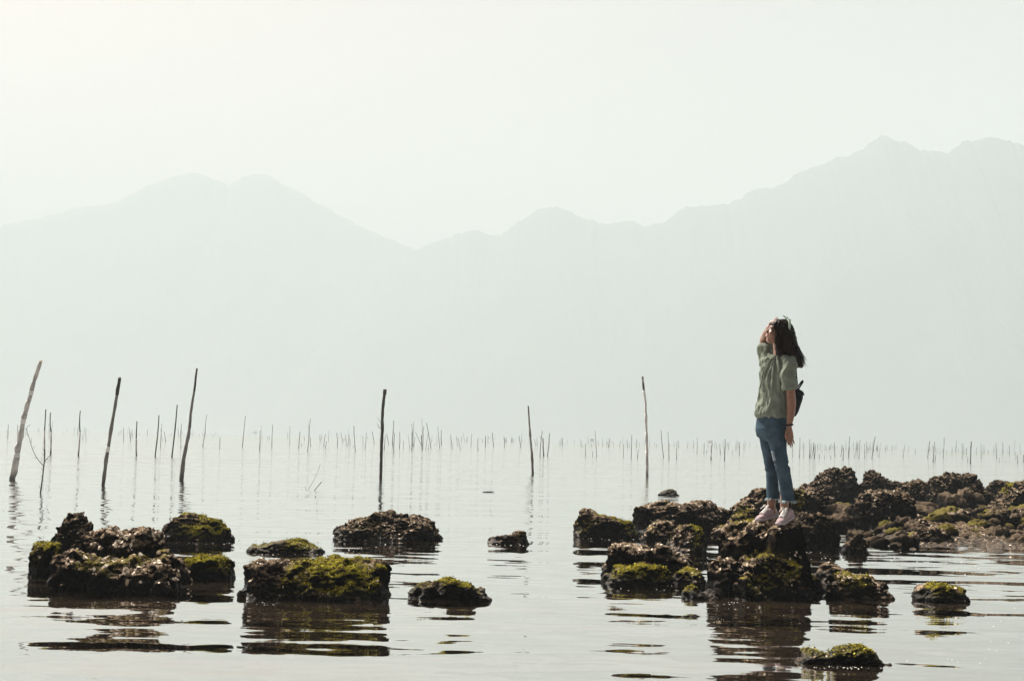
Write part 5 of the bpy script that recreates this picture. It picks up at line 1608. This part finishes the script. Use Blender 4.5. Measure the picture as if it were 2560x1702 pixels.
worn = []
for k in range(16):                                     # pale threads of the worn patch on the near thigh
    y_ = 1128 + k * 1.5
    a = q(1928 + 0.35 * k, y_, -0.128); b = q(1934 + 0.35 * k + fq.uniform(-1, 1), y_ + fq.uniform(-1, 1), -0.146)
    worn.append(tube_mesh([a, (a + b) / 2 - np.array([0.003, 0.004, 0]), b], [0.0018] * 3, 4))
o = poly_obj("worn_patch", worn, M_FRAY, jeans, feet); o["kind"] = "stuff"


# ---- pink lace-up shoes
def shoe(heel, toe, roll, name="shoe"):
    heel, toe = np.array(heel), np.array(toe)
    d = toe - heel; L = np.linalg.norm(d); d = d / L
    side = np.cross(d, UP); side /= np.linalg.norm(side); up = np.cross(side, d)

    def s(t, w, z): return heel + d * (t * L) + side * w + up * z
    ups = []
    for t, w, zt in ((0.0, 0.020, 0.050), (0.05, 0.031, 0.078), (0.16, 0.035, 0.084), (0.28, 0.036, 0.082), (0.40, 0.037, 0.078), (0.52, 0.040, 0.066), (0.64, 0.043, 0.052), (0.78, 0.043, 0.042), (0.90, 0.036, 0.034), (0.97, 0.024, 0.024), (1.0, 0.010, 0.014)):
        ups.append((s(t, 0, 0.010 + zt * 0.43), side * w * 0.84, up * (zt * 0.43)))
    o, _, _ = soft(name, [ring_loft(ups, 24, 2.3)], 0.005, M_PINK, 2)
    sole = [(s(t, 0, 0.008 + (0.006 if t < 0.1 or t > 0.85 else 0.0)), side * (w * 0.86 + 0.003), up * 0.012) for t, w in ((-0.03, 0.016), (0.0, 0.028), (0.1, 0.036), (0.35, 0.036), (0.6, 0.044), (0.8, 0.046), (0.92, 0.038), (1.0, 0.022), (1.025, 0.008))]
    poly_obj("sole", [ring_loft(sole, 20, 3.2)], M_SOLE, o, feet)
    lc = []
    for k in range(6):
        t = 0.42 + 0.055 * k; z = 0.012 + np.interp(t, [0.40, 0.52, 0.64, 0.78], [0.080, 0.068, 0.054, 0.044])
        w = 0.022
        lc.append(limb([s(t, -w, z - 0.008), s(t + 0.01, 0, z + 0.004), s(t + 0.03, w, z - 0.009)], [0.0032, 0.0036, 0.0032], 6, 7))
        lc.append(limb([s(t, w, z - 0.008), s(t + 0.01, 0, z + 0.005), s(t + 0.03, -w, z - 0.009)], [0.0032, 0.0036, 0.0032], 6, 7))
    k0 = s(0.40, 0, 0.098)
    for sg in (-1, 1):
        lc.append(limb([k0, k0 + side * sg * 0.02 + up * 0.018 + d * 0.01, k0 + side * sg * 0.032 + up * 0.004 + d * 0.02, k0 + d * 0.012], [0.003, 0.003, 0.003, 0.003], 6, 10))
        lc.append(limb([k0, k0 + side * sg * 0.02 + d * 0.03 + up * 0.006, k0 + side * sg * 0.03 + d * 0.05 - up * 0.012], [0.003, 0.003, 0.0024], 6, 7))
    poly_obj("laces", lc, M_LACE, o, feet)
    return o


shoe(q(1942, 1290, 0.12), q(1892, 1304, -0.015), 0)
shoe(q(1981, 1293, -0.01), q(1946, 1314, -0.175), 0)

# ---- wristband
wb = [WR + np.array([math.cos(a) * 0.027, math.sin(a) * 0.025, 0.006 + 0.003 * math.cos(a)]) for a in np.linspace(0, 2 * math.pi, 21)]
poly_obj("wristband", [tube_mesh(wb, [0.0075] * 21, 8, cap=False)], M_BLACK, person, feet)

# ---- small black backpack: hangs from her, a thing of its own
BK = -FWD
bc = q(1988, 1005, 0.03)
pack = empty("backpack", q(1990, 1041, 0.03))
tag(pack, "small black backpack with a loop handle on the woman's back", "backpack")
po = np.array(pack.location)


def pk(name, parts, mat=M_BLACK, parent=pack): return poly_obj(name, parts, mat, parent, po)


bag_rings = [(q(1965, 1041, 0.06), LEFT * 0.092, X * 0.036), (q(1968, 1030, 0.06), LEFT * 0.096, X * 0.050), (q(1972, 1010, 0.06), LEFT * 0.096, X * 0.061), (q(1976, 995, 0.06), LEFT * 0.094, X * 0.066), (q(1977, 986, 0.06), LEFT * 0.090, X * 0.063), (q(1973, 977, 0.06), LEFT * 0.078, X * 0.052), (q(1969, 970, 0.06), LEFT * 0.064, X * 0.038)]
v_, f_ = remeshed([ring_loft(bag_rings, 28, 3.0)], 0.008)
v_ = smooth_verts(v_, f_, 2, 0.5)
mesh_np("bag", v_ - po, f_, M_BLACK, pack)
pk("handle", [tube_mesh(resample([q(1993, 968, 0.05), q(1999, 960, 0.05), q(2005, 952, 0.05), q(2008, 951, 0.05), q(2007, 955, 0.05), q(2002, 963, 0.05), q(1996, 972, 0.05)], 16), [0.0065] * 16, 7)])
pk("strap", [tube_mesh(resample([q(1984, 908, -0.06), q(1990, 922, -0.06), q(1992, 945, -0.03), q(1993, 962, 0.02), q(1994, 975, 0.04)], 14), [0.0055] * 14, 6)])
pk("strap", [tube_mesh(resample([SHR + UP * 0.07, SHR + BK * 0.06 + UP * 0.05, q(1962, 940, 0.22), q(1974, 968, 0.16)], 12), [0.006] * 12, 6)])
pk("flap", [ring_loft([(q(1974, 972, 0.06), LEFT * 0.075, X * 0.046), (q(1978, 979, 0.06), LEFT * 0.090, X * 0.062), (q(1979, 988, 0.06), LEFT * 0.096, X * 0.067)], 24, 3.0)])
